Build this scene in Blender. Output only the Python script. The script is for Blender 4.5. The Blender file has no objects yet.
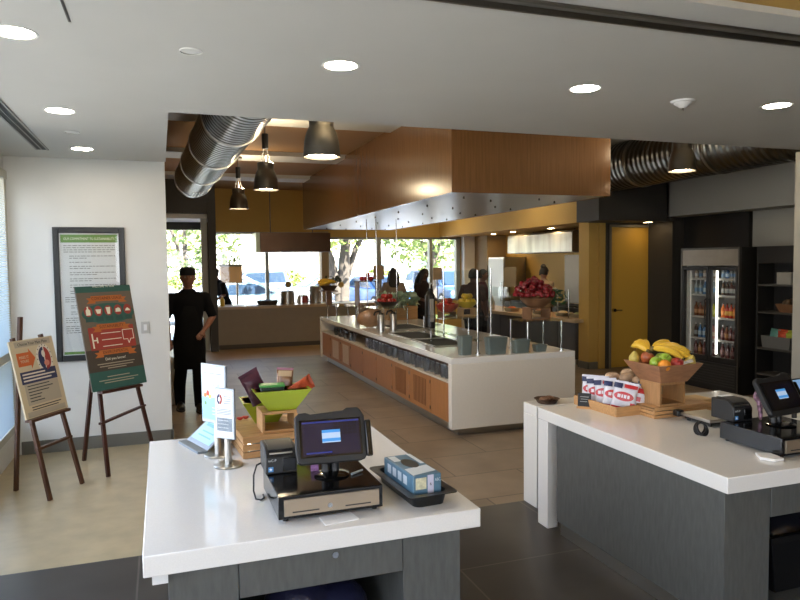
import bpy, bmesh, math, random
from mathutils import Vector, Matrix, Euler
random.seed(7)
SC = bpy.context.scene
COL = SC.collection
PI = math.pi
R = math.radians

# ------------------------------------------------------------------ camera
cam_d = bpy.data.cameras.new('camera')
cam = bpy.data.objects.new('camera', cam_d)
COL.objects.link(cam)
cam_d.sensor_width = 36.0
cam_d.lens = 680.0 / 800.0 * 36.0
cam_d.clip_start = 0.05
cam_d.clip_end = 500
_r = Vector((0.9431, -0.3323, -0.0113)); _d = Vector((-0.0287, -0.0474, -0.9985)); _f = Vector((0.3312, 0.9420, -0.0542))
cam.matrix_world = Matrix(((_r.x, -_d.x, -_f.x, 0.0), (_r.y, -_d.y, -_f.y, 0.0), (_r.z, -_d.z, -_f.z, 1.88), (0, 0, 0, 1)))
SC.camera = cam

# ------------------------------------------------------------------ sky, sun, exposure
W = bpy.data.worlds.new('sky')
SC.world = W
W.use_nodes = True
wn = W.node_tree.nodes; wl = W.node_tree.links
wn.clear()
w_out = wn.new('ShaderNodeOutputWorld'); w_bg = wn.new('ShaderNodeBackground')
w_tc = wn.new('ShaderNodeTexCoord'); w_sep = wn.new('ShaderNodeSeparateXYZ'); w_ramp = wn.new('ShaderNodeValToRGB')
wl.new(w_tc.outputs['Generated'], w_sep.inputs[0]); wl.new(w_sep.outputs['Z'], w_ramp.inputs[0])
w_ramp.color_ramp.elements[0].position = 0.0; w_ramp.color_ramp.elements[0].color = (0.95, 0.97, 1.0, 1)
w_ramp.color_ramp.elements[1].position = 0.7; w_ramp.color_ramp.elements[1].color = (0.42, 0.62, 1.0, 1)
wl.new(w_ramp.outputs[0], w_bg.inputs[0]); wl.new(w_bg.outputs[0], w_out.inputs[0])
w_bg.inputs[1].default_value = 3.0
sun_d = bpy.data.lights.new('sun', 'SUN'); sun_d.energy = 24.0; sun_d.angle = R(0.6); sun_d.color = (1.0, 0.95, 0.86)
sun = bpy.data.objects.new('sun', sun_d); COL.objects.link(sun)
sun.rotation_euler = (R(40), R(22), 0)
SC.view_settings.view_transform = 'Standard'
SC.view_settings.look = 'None'
SC.view_settings.gamma = 1.0
SC.view_settings.use_curve_mapping = False
SC.view_settings.exposure = 0.98
SC.cycles.max_bounces = 10
SC.cycles.diffuse_bounces = 5
SC.cycles.glossy_bounces = 4
SC.cycles.transparent_max_bounces = 16
SC.cycles.caustics_reflective = False
SC.cycles.caustics_refractive = False
SC.cycles.sample_clamp_indirect = 6.0
SC.cycles.use_denoising = True

def window_portal(loc, rot, sx, sy):
    """guides sky light through a window opening (gives no light of its own)"""
    d = bpy.data.lights.new('window_portal', 'AREA'); d.shape = 'RECTANGLE'; d.size = sx; d.size_y = sy
    d.cycles.is_portal = True
    o = bpy.data.objects.new('window_portal', d); COL.objects.link(o)
    o.location = loc; o.rotation_euler = rot
window_portal((-1.62, 2.7, 1.55), (0, R(-90), 0), 2.5, 9.9)
window_portal((1.2, -2.62, 1.6), (R(90), 0, 0), 4.4, 2.1)
window_portal((4.4, 17.22, 1.8), (R(-90), 0, 0), 6.5, 1.8)

# ------------------------------------------------------------------ materials
def lin(h):
    h = h.lstrip('#')
    return tuple((c / 12.92 if c <= 0.04045 else ((c + 0.055) / 1.055) ** 2.4) for c in (int(h[i:i + 2], 16) / 255 for i in (0, 2, 4)))
MATS = {}
def mat(name, color, rough=0.6, metal=0.0, spec=0.5, var=0.0, vscale=20.0, stretch=(1, 1, 1), bump=0.0, bscale=None, emit=0.0, ecol=None, coat=0.0, trans=0.0, sss=0.0):
    if name in MATS: return MATS[name]
    if isinstance(color, str): color = lin(color)
    m = bpy.data.materials.new(name); m.use_nodes = True
    nt = m.node_tree; b = nt.nodes['Principled BSDF']
    b.inputs['Base Color'].default_value = (*color, 1)
    b.inputs['Roughness'].default_value = rough
    b.inputs['Metallic'].default_value = metal
    b.inputs['Specular IOR Level'].default_value = spec
    b.inputs['Coat Weight'].default_value = coat
    b.inputs['Transmission Weight'].default_value = trans
    if emit:
        b.inputs['Emission Color'].default_value = (*(ecol or color), 1); b.inputs['Emission Strength'].default_value = emit
    if var or bump:
        tc = nt.nodes.new('ShaderNodeTexCoord'); mp = nt.nodes.new('ShaderNodeMapping'); mp.inputs['Scale'].default_value = stretch
        nt.links.new(tc.outputs['Object'], mp.inputs[0])
        nz = nt.nodes.new('ShaderNodeTexNoise'); nz.inputs['Scale'].default_value = vscale; nz.inputs['Detail'].default_value = 5
        nt.links.new(mp.outputs[0], nz.inputs['Vector'])
        if var:
            rp = nt.nodes.new('ShaderNodeValToRGB')
            rp.color_ramp.elements[0].position = 0.3; rp.color_ramp.elements[1].position = 0.7
            rp.color_ramp.elements[0].color = (*[max(0, c * (1 - var)) for c in color], 1)
            rp.color_ramp.elements[1].color = (*[min(1, c * (1 + var)) for c in color], 1)
            nt.links.new(nz.outputs['Fac'], rp.inputs[0]); nt.links.new(rp.outputs[0], b.inputs['Base Color'])
        if bump:
            bp = nt.nodes.new('ShaderNodeBump'); bp.inputs['Strength'].default_value = bump; bp.inputs['Distance'].default_value = 0.01
            nt.links.new(nz.outputs['Fac'], bp.inputs['Height']); nt.links.new(bp.outputs[0], b.inputs['Normal'])
    MATS[name] = m
    return m
def tiles(name, c1, c2, grout, w, h, mortar=0.006, offset=0.5, rough=0.4, spec=0.5, rot=0.0, shift=(0, 0), bump=0.15, noise=0.12, nscale=3.0):
    m = bpy.data.materials.new(name); m.use_nodes = True; nt = m.node_tree; b = nt.nodes['Principled BSDF']
    tc = nt.nodes.new('ShaderNodeTexCoord'); mp = nt.nodes.new('ShaderNodeMapping'); br = nt.nodes.new('ShaderNodeTexBrick')
    mp.inputs['Rotation'].default_value = (0, 0, rot); mp.inputs['Location'].default_value = (*shift, 0)
    nt.links.new(tc.outputs['Object'], mp.inputs[0]); nt.links.new(mp.outputs[0], br.inputs['Vector'])
    br.inputs['Scale'].default_value = 1; br.inputs['Brick Width'].default_value = w; br.inputs['Row Height'].default_value = h
    br.inputs['Mortar Size'].default_value = mortar; br.offset = offset
    br.inputs['Color1'].default_value = (*lin(c1), 1); br.inputs['Color2'].default_value = (*lin(c2), 1); br.inputs['Mortar'].default_value = (*lin(grout), 1)
    nz = nt.nodes.new('ShaderNodeTexNoise'); nz.inputs['Scale'].default_value = nscale; nz.inputs['Detail'].default_value = 8
    nt.links.new(tc.outputs['Object'], nz.inputs['Vector'])
    mx = nt.nodes.new('ShaderNodeMix'); mx.data_type = 'RGBA'; mx.blend_type = 'OVERLAY'; mx.inputs[0].default_value = noise * 4
    nt.links.new(br.outputs['Color'], mx.inputs[6]); nt.links.new(nz.outputs['Fac'], mx.inputs[7]); nt.links.new(mx.outputs[2], b.inputs['Base Color'])
    b.inputs['Roughness'].default_value = rough; b.inputs['Specular IOR Level'].default_value = spec
    bp = nt.nodes.new('ShaderNodeBump'); bp.inputs['Strength'].default_value = bump; bp.inputs['Distance'].default_value = 0.003; bp.invert = True
    nt.links.new(br.outputs['Fac'], bp.inputs['Height']); nt.links.new(bp.outputs[0], b.inputs['Normal'])
    return m
def glass(name, tint=(1, 1, 1), refl=0.08, rough=0.02):
    if name in MATS: return MATS[name]
    m = bpy.data.materials.new(name); m.use_nodes = True; nt = m.node_tree; nt.nodes.clear()
    o = nt.nodes.new('ShaderNodeOutputMaterial'); mx = nt.nodes.new('ShaderNodeMixShader')
    t = nt.nodes.new('ShaderNodeBsdfTransparent'); g = nt.nodes.new('ShaderNodeBsdfGlossy'); lw = nt.nodes.new('ShaderNodeLayerWeight')
    pw = nt.nodes.new('ShaderNodeMath'); pw.operation = 'POWER'; pw.inputs[1].default_value = 4.0
    ad = nt.nodes.new('ShaderNodeMath'); ad.operation = 'MULTIPLY_ADD'; ad.inputs[1].default_value = 0.7; ad.inputs[2].default_value = refl * 0.6
    lw.inputs[0].default_value = 0.5
    t.inputs[0].default_value = (*tint, 1); g.inputs['Roughness'].default_value = rough
    nt.links.new(lw.outputs['Facing'], pw.inputs[0]); nt.links.new(pw.outputs[0], ad.inputs[0]); nt.links.new(ad.outputs[0], mx.inputs[0]); nt.links.new(t.outputs[0], mx.inputs[1]); nt.links.new(g.outputs[0], mx.inputs[2])
    nt.links.new(mx.outputs[0], o.inputs[0])
    MATS[name] = m
    return m
def ringed_metal(name, color, rough, scale, strength):
    m = mat(name, color, rough, 1.0); nt = m.node_tree; b = nt.nodes['Principled BSDF']
    tc = nt.nodes.new('ShaderNodeTexCoord'); wv = nt.nodes.new('ShaderNodeTexWave'); wv.bands_direction = 'Y'; wv.inputs['Scale'].default_value = scale
    wv.inputs['Distortion'].default_value = 0.0
    mp = nt.nodes.new('ShaderNodeMapping'); mp.inputs['Rotation'].default_value = (0, 0, R(6))
    nt.links.new(tc.outputs['Object'], mp.inputs[0]); nt.links.new(mp.outputs[0], wv.inputs['Vector'])
    bp = nt.nodes.new('ShaderNodeBump'); bp.inputs['Strength'].default_value = strength; bp.inputs['Distance'].default_value = 0.03
    nt.links.new(wv.outputs['Fac'], bp.inputs['Height']); nt.links.new(bp.outputs[0], b.inputs['Normal'])
    return m

# ------------------------------------------------------------------ mesh helpers
class B:
    """collects shapes into one bmesh"""
    def __init__(s): s.bm = bmesh.new()
    def box(s, x0, x1, y0, y1, z0, z1, M=None):
        v = [s.bm.verts.new(p) for p in ((x0, y0, z0), (x1, y0, z0), (x1, y1, z0), (x0, y1, z0), (x0, y0, z1), (x1, y0, z1), (x1, y1, z1), (x0, y1, z1))]
        for f in ((3, 2, 1, 0), (4, 5, 6, 7), (0, 1, 5, 4), (1, 2, 6, 5), (2, 3, 7, 6), (3, 0, 4, 7)): s.bm.faces.new([v[i] for i in f])
        if M is not None: bmesh.ops.transform(s.bm, matrix=M, verts=v)
        return s
    def loft(s, rings, cap=True, closed=True):
        rs = [[s.bm.verts.new(p) for p in r] for r in rings]
        n = len(rs[0])
        for a, b in zip(rs, rs[1:]):
            for i in range(n if closed else n - 1):
                j = (i + 1) % n
                s.bm.faces.new((a[i], a[j], b[j], b[i]))
        if cap:
            try: s.bm.faces.new(rs[0][::-1]); s.bm.faces.new(rs[-1])
            except ValueError: pass
        return s
    def lathe(s, prof, n=24, c=(0, 0, 0), cap=True):
        return s.loft([[(c[0] + r * math.cos(2 * PI * i / n), c[1] + r * math.sin(2 * PI * i / n), c[2] + z) for i in range(n)] for r, z in prof], cap)
    def tube(s, pts, r, n=10, rx=None):
        """swept round tube; r a number or a list, a list entry may be an (a, b) ellipse"""
        P = [Vector(p) for p in pts]; rings = []
        ref = None
        for i, p in enumerate(P):
            t = ((P[min(i + 1, len(P) - 1)] - P[i]).normalized() + (P[i] - P[max(i - 1, 0)]).normalized())
            t.normalize()
            if ref is None:
                ref = Vector((1, 0, 0)) if abs(t.x) < 0.9 else Vector((0, 1, 0))
            u = (ref - t * ref.dot(t)).normalized(); w = t.cross(u); ref = u
            q = r[i] if isinstance(r, (list, tuple)) else r
            a, b_ = q if isinstance(q, (list, tuple)) else (q, q)
            rings.append([p + u * (a * math.cos(2 * PI * k / n)) + w * (b_ * math.sin(2 * PI * k / n)) for k in range(n)])
        return s.loft(rings)
    def cyl(s, p0, p1, r0, r1=None, n=16): return s.tube([p0, p1], [r0, r0 if r1 is None else r1], n)
    def ball(s, c, r, u=16, v=10, M=None):
        if not isinstance(r, (tuple, list)): r = (r, r, r)
        mt = Matrix.Translation(c) @ (M or Matrix()) @ Matrix.Diagonal((*r, 1))
        bmesh.ops.create_uvsphere(s.bm, u_segments=u, v_segments=v, radius=1, matrix=mt)
        return s
    def prism(s, poly, y0, y1):
        """polygon in XZ, pushed along Y"""
        return s.loft([[(x, y0, z) for x, z in poly], [(x, y1, z) for x, z in poly]])
    def prismx(s, poly, x0, x1):
        return s.loft([[(x0, y, z) for y, z in poly], [(x1, y, z) for y, z in poly]])
    def prismz(s, poly, z0, z1):
        return s.loft([[(x, y, z0) for x, y in poly], [(x, y, z1) for x, y in poly]])
    def quad(s, *p):
        s.bm.faces.new([s.bm.verts.new(q) for q in p]); return s
    def go(s, name, m, parent=None, bevel=0.0, smooth=True, seg=2, subd=0, M=None, kind=None):
        bm = s.bm
        if M is not None: bmesh.ops.transform(bm, matrix=M, verts=bm.verts)
        bmesh.ops.recalc_face_normals(bm, faces=bm.faces)
        me = bpy.data.meshes.new(name); bm.to_mesh(me); bm.free()
        me.materials.append(m)
        o = bpy.data.objects.new(name, me); COL.objects.link(o)
        if parent: o.parent = parent
        if bevel:
            md = o.modifiers.new('bevel', 'BEVEL'); md.width = bevel; md.segments = seg; md.limit_method = 'ANGLE'; md.angle_limit = R(40)
        if subd:
            md = o.modifiers.new('subdivision', 'SUBSURF'); md.levels = subd; md.render_levels = subd
        if smooth:
            for p in me.polygons: p.use_smooth = True
            if not subd:
                try: me.set_sharp_from_angle(angle=R(38))
                except Exception: pass
        if kind: o['kind'] = kind
        return o
def tag(o, label, cat, group=None, kind=None):
    o['label'] = label; o['category'] = cat
    if group: o['group'] = group
    if kind: o['kind'] = kind
    return o
def thing(name, label, cat, loc=(0, 0, 0), rz=0.0, group=None, rot=None):
    o = bpy.data.objects.new(name, None); COL.objects.link(o); o.empty_display_size = 0.1
    o.location = loc; o.rotation_euler = rot or (0, 0, rz)
    return tag(o, label, cat, group)
def dup(o, loc=None, rz=None, label=None, group=None, rot=None, scale=None):
    c = o.copy(); COL.objects.link(c)
    if loc is not None: c.location = loc
    if rz is not None: c.rotation_euler = (0, 0, rz)
    if rot is not None: c.rotation_euler = rot
    if scale: c.scale = (scale,) * 3
    if label: c['label'] = label
    if group: c['group'] = group
    for ch in o.children:
        d = ch.copy(); COL.objects.link(d); d.parent = c
        for g in ch.children:
            e = g.copy(); COL.objects.link(e); e.parent = d
    return c
def text(s, size, m, parent, loc, rot=(R(90), 0, 0), name='lettering', align='CENTER', extrude=0.0004, sx=1.0):
    cu = bpy.data.curves.new(name, 'FONT'); cu.body = s; cu.size = size; cu.align_x = align; cu.align_y = 'CENTER'; cu.extrude = extrude; cu.resolution_u = 2
    t = bpy.data.objects.new(name, cu); COL.objects.link(t)
    dg = bpy.context.evaluated_depsgraph_get()
    me = bpy.data.meshes.new_from_object(t.evaluated_get(dg))
    bpy.data.objects.remove(t); bpy.data.curves.remove(cu)
    me.materials.clear(); me.materials.append(m); me.name = name
    o = bpy.data.objects.new(name, me); COL.objects.link(o)
    o.location = loc; o.rotation_euler = rot; o.scale = (sx, 1, 1)
    if parent: o.parent = parent
    return o
def struct(b, name, m, **k):
    return b.go(name, m, kind='structure', **k)
def remeshed(b, name, m, parent=None, voxel=0.012, smooth_it=4):
    o = b.go(name, m, parent)
    md = o.modifiers.new('remesh', 'REMESH'); md.mode = 'VOXEL'; md.voxel_size = voxel; md.use_smooth_shade = True
    ms = o.modifiers.new('smooth', 'SMOOTH'); ms.factor = 0.5; ms.iterations = smooth_it
    dg = bpy.context.evaluated_depsgraph_get()
    me = bpy.data.meshes.new_from_object(o.evaluated_get(dg))
    o.modifiers.clear(); old = o.data; o.data = me; bpy.data.meshes.remove(old)
    for p in me.polygons: p.use_smooth = True
    return o

white_wall = mat('white wall paint', '#d9d8d2', 0.75, var=0.02, vscale=3, bump=0.02)
ceil_paint = mat('ceiling paint', '#bfbeb8', 0.55, var=0.02, vscale=2)
tan_paint = mat('tan wall paint', '#b8954c', 0.7, var=0.03, vscale=2)
tan_ceiling = mat('tan ceiling paint', '#a07a4e', 0.8)
dark_paint = mat('dark charcoal paint', '#35332f', 0.6)
yellow_paint = mat('yellow kitchen paint', '#d0a852', 0.65)
grey_paint = mat('grey wall paint', '#9a988f', 0.7)
black_paint = mat('black paint', '#151413', 0.6)
alu = mat('window aluminium', '#8d8f8a', 0.4, 0.6)
dark_alu = mat('dark bronze frame', '#2b2a27', 0.45, 0.3)
base_grey = mat('grey rubber base', '#6a685f', 0.6)
quartz = mat('white quartz', '#e4e2dd', 0.13, var=0.03, vscale=160, coat=0.3)
lam = mat('grey laminate', '#545552', 0.45, var=0.14, vscale=60, stretch=(1, 1, 0.2))
steel = mat('brushed steel', '#b4b2ac', 0.3, 1.0)
dk_steel = mat('dark steel', '#6e6a63', 0.35, 1.0)
chrome = mat('chrome', '#c9c9c6', 0.12, 1.0)
blackp = mat('black plastic', '#101011', 0.4)
blackg = mat('glossy black', '#0b0b0c', 0.12)
whitep = mat('white plastic', '#dcdcda', 0.45)
paper = mat('white paper', '#e8e8e6', 0.7)
ink = mat('dark ink', '#3a3a3c', 0.7)
pine = mat('pale pine wood', '#b98d5c', 0.55, var=0.16, vscale=9, stretch=(1, 8, 8))
maple = mat('maple cabinet wood', '#a36d3f', 0.4, var=0.12, vscale=7, stretch=(6, 6, 0.7))
slat_dark = mat('shadow gap', '#3d2a1a', 0.8)
clear = glass('window glass')
guard = glass('guard glass', (0.93, 0.97, 0.96), 0.07)
kitchen_glow = mat('kitchen lamp lens', '#ffe2b0', 0.4, emit=60.0)
lamp_glow = mat('lamp lens', '#fff2e0', 0.4, emit=30.0)

# ------------------------------------------------------------------ the setting
ZC, ZU = 2.97, 3.72          # low ceiling, kitchen ceiling
dark_tile = tiles('dark floor tile', '#403c37', '#3a3632', '#5a554e', 0.93, 0.93, 0.006, 0.0, 0.36, spec=0.3, shift=(0.18, 0.0))
beige_floor = mat('polished beige floor', '#ab9a78', 0.28, var=0.13, vscale=5, bump=0.01)
plank = tiles('grey brown floor tile', '#8b7a66', '#7b6c5a', '#5b4f43', 1.2, 0.6, 0.007, 0.5, 0.42, noise=0.1)
tan_floor = mat('tan floor strip', '#ab8a5e', 0.35, var=0.06, vscale=4)
struct(B().box(-1.6, 8.6, -2.6, 4.65, -0.1, 0.0), 'floor', dark_tile)
struct(B().box(-1.6, 0.1, 4.65, 7.75, -0.1, 0.0), 'floor', beige_floor)
struct(B().box(0.1, 8.9, 4.65, 13.75, -0.1, 0.0).box(-1.6, 0.1, 7.75, 13.75, -0.1, 0), 'floor', plank)
struct(B().box(-1.6, 8.9, 13.75, 17.2, -0.1, 0.0), 'floor', tan_floor)
# low ceiling: an L, over the entrance and over the poster corner
struct(B().box(-1.6, 8.6, 2.66, 5.17, ZC, 3.9).box(-1.6, 0.085, 5.17, 7.62, ZC, 3.9), 'ceiling', ceil_paint)
struct(B().box(-1.6, 8.6, 2.36, 2.54, ZC, 3.9), 'ceiling', ceil_paint)
struct(B().box(-1.6, 8.6, -2.6, 2.36, ZC + 0.03, 3.9), 'ceiling', tan_paint)
struct(B().box(-1.6, 8.6, 2.54, 2.66, ZC + 0.012, 3.9), 'ceiling', mat('steel channel', '#8a8880', 0.5, 0.4))
struct(B().box(0.085, 8.9, 5.17, 17.2, ZU, 3.9).box(-1.6, 0.085, 7.62, 17.2, ZU, 3.9), 'ceiling', tan_ceiling)
for y in (5.3, 8.2, 11.25, 14.1):
    struct(B().box(0.09, 8.6, y, y + 0.65, ZU - 0.07, ZU + 0.01), 'beam', ceil_paint)
struct(B().box(0.3, 7.0, 2.54, 2.555, ZC - 0.012, ZC + 0.02).box(0.3, 7.0, 2.645, 2.66, ZC - 0.012, ZC + 0.02), 'trim_1', dk_steel)
# poster wall and its grey base
struct(B().box(-1.6, 0.075, 7.62, 7.78, 0, ZC + 0.3), 'wall_back', white_wall, bevel=0.004)
struct(B().box(-1.36, 0.075, 7.605, 7.62, 0, 0.13).box(0.06, 0.09, 7.605, 7.79, 0, 0.13), 'baseboard_back', base_grey)
# left window wall with blinds
wl_ = B()
wl_.box(-1.6, -1.42, -2.6, 7.62, 0, 0.28).box(-1.6, -1.42, -2.6, 7.62, 2.8, 3.9)
struct(wl_, 'wall_left', white_wall)
fr = B()
for y in (-2.55, -0.9, 0.8, 2.5, 4.2, 5.9, 7.54): fr.box(-1.56, -1.40, y - 0.04, y + 0.05, 0.28, 2.8)
fr.box(-1.57, -1.39, -2.6, 7.6, 0.26, 0.33).box(-1.57, -1.39, -2.6, 7.6, 2.74, 2.82).box(-1.56, -1.40, -2.6, 7.6, 0.98, 1.06)
wf = struct(fr, 'window_1', mat('pale window frame', '#b9b6a6', 0.5))
B().box(-1.51, -1.50, -2.6, 7.6, 0.3, 2.8).go('window_pane', clear, wf)
bl = B()
for k in range(104):
    z = 0.36 + k * 0.0232
    if 0.97 < z < 1.07: continue
    bl.quad((-1.405, 5.98, z + 0.007), (-1.405, 7.48, z + 0.007), (-1.382, 7.48, z - 0.007), (-1.382, 5.98, z - 0.007))
tag(bl.go('window_blind', mat('blind slats', '#c3d3dd', 0.5), smooth=False), 'pale blue horizontal slat blind in the window beside the easels', 'blind')
# side and rear walls behind the viewer
struct(B().box(-1.6, -1.0, -2.6, -2.45, 0, 3.9).box(3.4, 8.6, -2.6, -2.45, 0, 3.9).box(-1.0, 3.4, -2.6, -2.45, 0, 0.55).box(-1.0, 3.4, -2.6, -2.45, 2.65, 3.9), 'wall_front', tan_paint)
w2 = struct(B().box(-1.0, 3.4, -2.58, -2.48, 0.52, 0.6).box(-1.0, 3.4, -2.58, -2.48, 2.6, 2.68).box(1.15, 1.25, -2.58, -2.48, 0.55, 2.65), 'window_2', alu)
B().box(-1.0, 3.4, -2.535, -2.525, 0.55, 2.65).go('window_pane', clear, w2)
struct(B().box(6.19, 8.6, 5.0, 5.3, 0, ZC).box(8.45, 8.6, -2.6, 9.9, 0, 3.9), 'wall_right', grey_paint)
struct(B().box(8.0, 8.5, 5.3, 9.3, 2.6, 3.9), 'wall_right', grey_paint)
struct(B().box(8.38, 8.46, 7.95, 9.9, 0, 2.6), 'wall_right', black_paint)
# left kitchen wall, dark entrance bulkhead, post and glass door
struct(B().box(-1.6, -1.45, 7.78, 17.2, 0, 3.9), 'wall_left', tan_paint)
struct(B().box(-1.45, 1.15, 15.25, 15.45, 3.0, ZU), 'wall_kitchen', dark_paint)
struct(B().box(-1.45, 1.1, 15.45, 17.05, 2.9, 3.0), 'ceiling', white_wall)
struct(B().box(0.995, 1.155, 15.2, 15.42, 0, ZU), 'column', dark_paint)
struct(B().box(0.86, 0.99, 15.46, 15.6, 0, 2.92), 'trim_2', mat('grey door frame', '#a5a69f', 0.5))
dr = struct(B().box(-0.05, 0.05, 16.9, 17.0, 0, 2.9).box(1.06, 1.18, 16.9, 17.0, 0, 2.9).box(0.05, 1.06, 16.9, 17.0, 2.72, 2.9).box(0.05, 1.06, 16.9, 17.0, 0, 0.12), 'door_1', dark_alu)
B().box(0.05, 1.06, 16.945, 16.955, 0.12, 2.72).go('door_pane', clear, dr)
struct(B().box(-1.6, -0.05, 16.9, 17.05, 0, 3.9), 'wall_back', tan_paint)
# window wall
wb = B().box(1.15, 8.9, 16.95, 17.15, 0, 0.85).box(1.15, 3.84, 16.95, 17.15, 2.68, 3.9).box(3.84, 7.75, 16.95, 17.15, 2.56, 3.9).box(7.72, 8.9, 16.95, 17.15, 0.85, 3.9).box(-0.05, 1.18, 16.95, 17.15, 2.9, 3.9)
struct(wb, 'wall_back', tan_paint)
wf = B().box(1.15, 7.75, 16.97, 17.13, 0.84, 0.9).box(1.15, 3.84, 16.97, 17.1, 2.63, 2.69).box(3.84, 7.75, 16.97, 17.1, 2.5, 2.57)
for x0, x1 in ((1.15, 1.2), (2.46, 2.54), (5.34, 5.46), (6.82, 6.9), (7.6, 7.75)): wf.box(x0, x1, 16.96, 17.12, 0.86, 2.68)
wfo = struct(wf, 'window_3', alu)
B().box(1.15, 7.75, 17.04, 17.05, 0.86, 2.66).go('window_pane', clear, wfo)
struct(B().box(3.84, 4.03, 16.85, 17.15, 0, 2.7), 'column', mat('tan mullion', '#a08a66', 0.6))
struct(B().box(7.74, 8.05, 16.75, 16.95, 0, 3.6), 'column', white_wall)
# right kitchen alcove
struct(B().box(8.6, 8.8, 9.9, 16.95, 0, 3.9), 'wall_kitchen', yellow_paint)
struct(B().box(8.05, 8.6, 16.0, 16.95, 0, 3.6), 'wall_kitchen', mat('taupe wall', '#8f7a58', 0.7))
struct(B().box(7.1, 7.24, 10.1, 17.0, 2.57, ZU), 'wall_kitchen', tan_paint)
struct(B().box(7.24, 8.6, 10.1, 16.95, 2.575, 2.65), 'ceiling', tan_paint)
struct(B().box(6.98, 7.28, 10.0, 10.3, 0, ZU).box(7.16, 7.28, 9.95, 10.0, 0, ZU), 'column', tan_paint)
struct(B().box(6.965, 7.3, 9.985, 10.0, 0, 0.12).box(6.965, 6.98, 9.985, 10.3, 0, 0.12), 'baseboard_column', base_grey)
# yellow door bay
struct(B().box(7.28, 7.33, 9.9, 10.05, 0, 3.7).box(8.36, 8.6, 9.9, 10.05, 0, 3.7).box(7.33, 8.36, 9.9, 10.05, 2.48, 3.7), 'wall_door', dark_paint)
d2 = struct(B().box(7.36, 8.33, 9.93, 9.98, 0.01, 2.46), 'door_2', mat('yellow door', '#c39a3e', 0.5), bevel=0.003)
B().box(7.325, 7.36, 9.88, 9.99, 0, 2.5).box(8.33, 8.365, 9.88, 9.99, 0, 2.5).box(7.36, 8.33, 9.88, 9.99, 2.46, 2.5).go('door_frame', mat('grey door trim', '#77705f', 0.5), d2)
B().cyl((7.43, 9.93, 1.02), (7.43, 9.87, 1.02), 0.028).tube([(7.43, 9.875, 1.02), (7.50, 9.868, 1.02), (7.57, 9.87, 1.015)], 0.011).go('door_handle', chrome, d2)
for z in (0.25, 1.25, 2.2): B().cyl((8.335, 9.925, z - 0.05), (8.335, 9.925, z + 0.05), 0.01).go('hinge', dk_steel, d2)
struct(B().box(6.66, 8.0, 9.28, 9.9, 2.53, ZU), 'wall_door', dark_paint)
struct(B().box(8.0, 8.14, 9.22, 9.9, 2.53, ZU), 'wall_door', dark_paint)
struct(B().box(8.14, 8.45, 9.3, 9.9, 0, 3.7), 'wall_right', dark_paint)

# ------------------------------------------------------------------ outside
struct(B().box(-60, 80, 17.2, 120, -0.25, -0.12), 'ground', mat('pale asphalt', '#a9a8a4', 0.9, var=0.1, vscale=0.6))
struct(B().box(-60, -1.7, -60, 17.2, -0.25, -0.12), 'ground', mat('pale paving', '#b0aea8', 0.9, var=0.1, vscale=0.6))
struct(B().box(-12, 24, -60, -2.7, -0.25, -0.12), 'ground', MATS['pale paving'])
struct(B().box(-1.7, 9.0, -2.7, 17.3, 3.9, 4.1), 'roof', grey_paint)  # unseen slab, added to keep the sun out of the rooms
tag(struct(B().box(1.2, 8.2, 17.25, 18.4, -0.14, 0.0), 'planting_bed', mat('soil', '#4f4436', 0.9)), 'planted strip under the far windows', 'ground')

# ------------------------------------------------------------------ hood over the island, ducts, lamps
wood_hood = mat('glossy hood veneer', '#745231', 0.2, var=0.14, vscale=6, stretch=(8, 8, 0.35))
hood = thing('island_hood', 'large glossy wood veneer canopy hanging over the serving island', 'hood', (3.0, 6.8, 2.64))
B().box(0, 2.04, 0, 0.03, 0, 1.06).box(0, 0.03, 0.03, 8.1, 0, 1.06).box(2.01, 2.04, 0.03, 8.1, 0, 1.06).box(0.03, 2.01, 8.07, 8.1, 0, 1.06).go('wood_panel', wood_hood, hood)
B().box(0.03, 2.01, 0.03, 8.07, 0.005, 0.03).go('underside_panel', mat('pale metal soffit', '#a9b0b8', 0.3, 0.5), hood)
for i in range(7):
    for j, x in enumerate((0.35, 0.85, 1.35, 1.75)):
        B().cyl((x, 0.45 + i * 1.15 + 0.3 * (j % 2), -0.022), (x, 0.45 + i * 1.15 + 0.3 * (j % 2), 0.012), 0.013, 0.009, 8).go('nozzle', dk_steel, hood)

duct_m = ringed_metal('spiral duct metal', '#65645f', 0.30, 3.2, 0.7)
def duct(label, p0, p1, r, grilles=()):
    t = thing('air_duct', label, 'duct', p0)
    d = Vector(p1) - Vector(p0)
    B().tube([(0, 0, 0), d], r, 40).go('shell', duct_m, t)
    L = d.length
    for k in range(1, int(L / 1.5) + 1):
        c = d * (k * 1.5 / L)
        B().tube([c - d * (0.02 / L), c + d * (0.02 / L)], r + 0.012, 40).go('collar', steel, t)
        if p0[2] + r < ZU - 0.02: B().cyl(c + Vector((0, 0, r)), (c.x, c.y, ZU - p0[2]), 0.008, n=6).go('hanger', dk_steel, t)
    for g in grilles:
        c = d * (g / L); b = B()
        for s in range(6):
            a = R(-100 + s * 9)
            b.tube([c + Vector((math.cos(a) * (r + 0.004), -0.28, math.sin(a) * (r + 0.004))), c + Vector((math.cos(a) * (r + 0.004), 0.28, math.sin(a) * (r + 0.004)))], 0.008, 6)
        b.go('grille', steel, t)
    return t
duct('spiral metal air duct above the entrance side of the kitchen', (0.74, 5.18, 3.31), (0.53, 11.4, 3.24), 0.285, (5.7,))
duct('brown lit spiral air duct running above the yellow door', (6.75, 5.33, 3.33), (6.75, 9.24, 3.33), 0.36)

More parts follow.
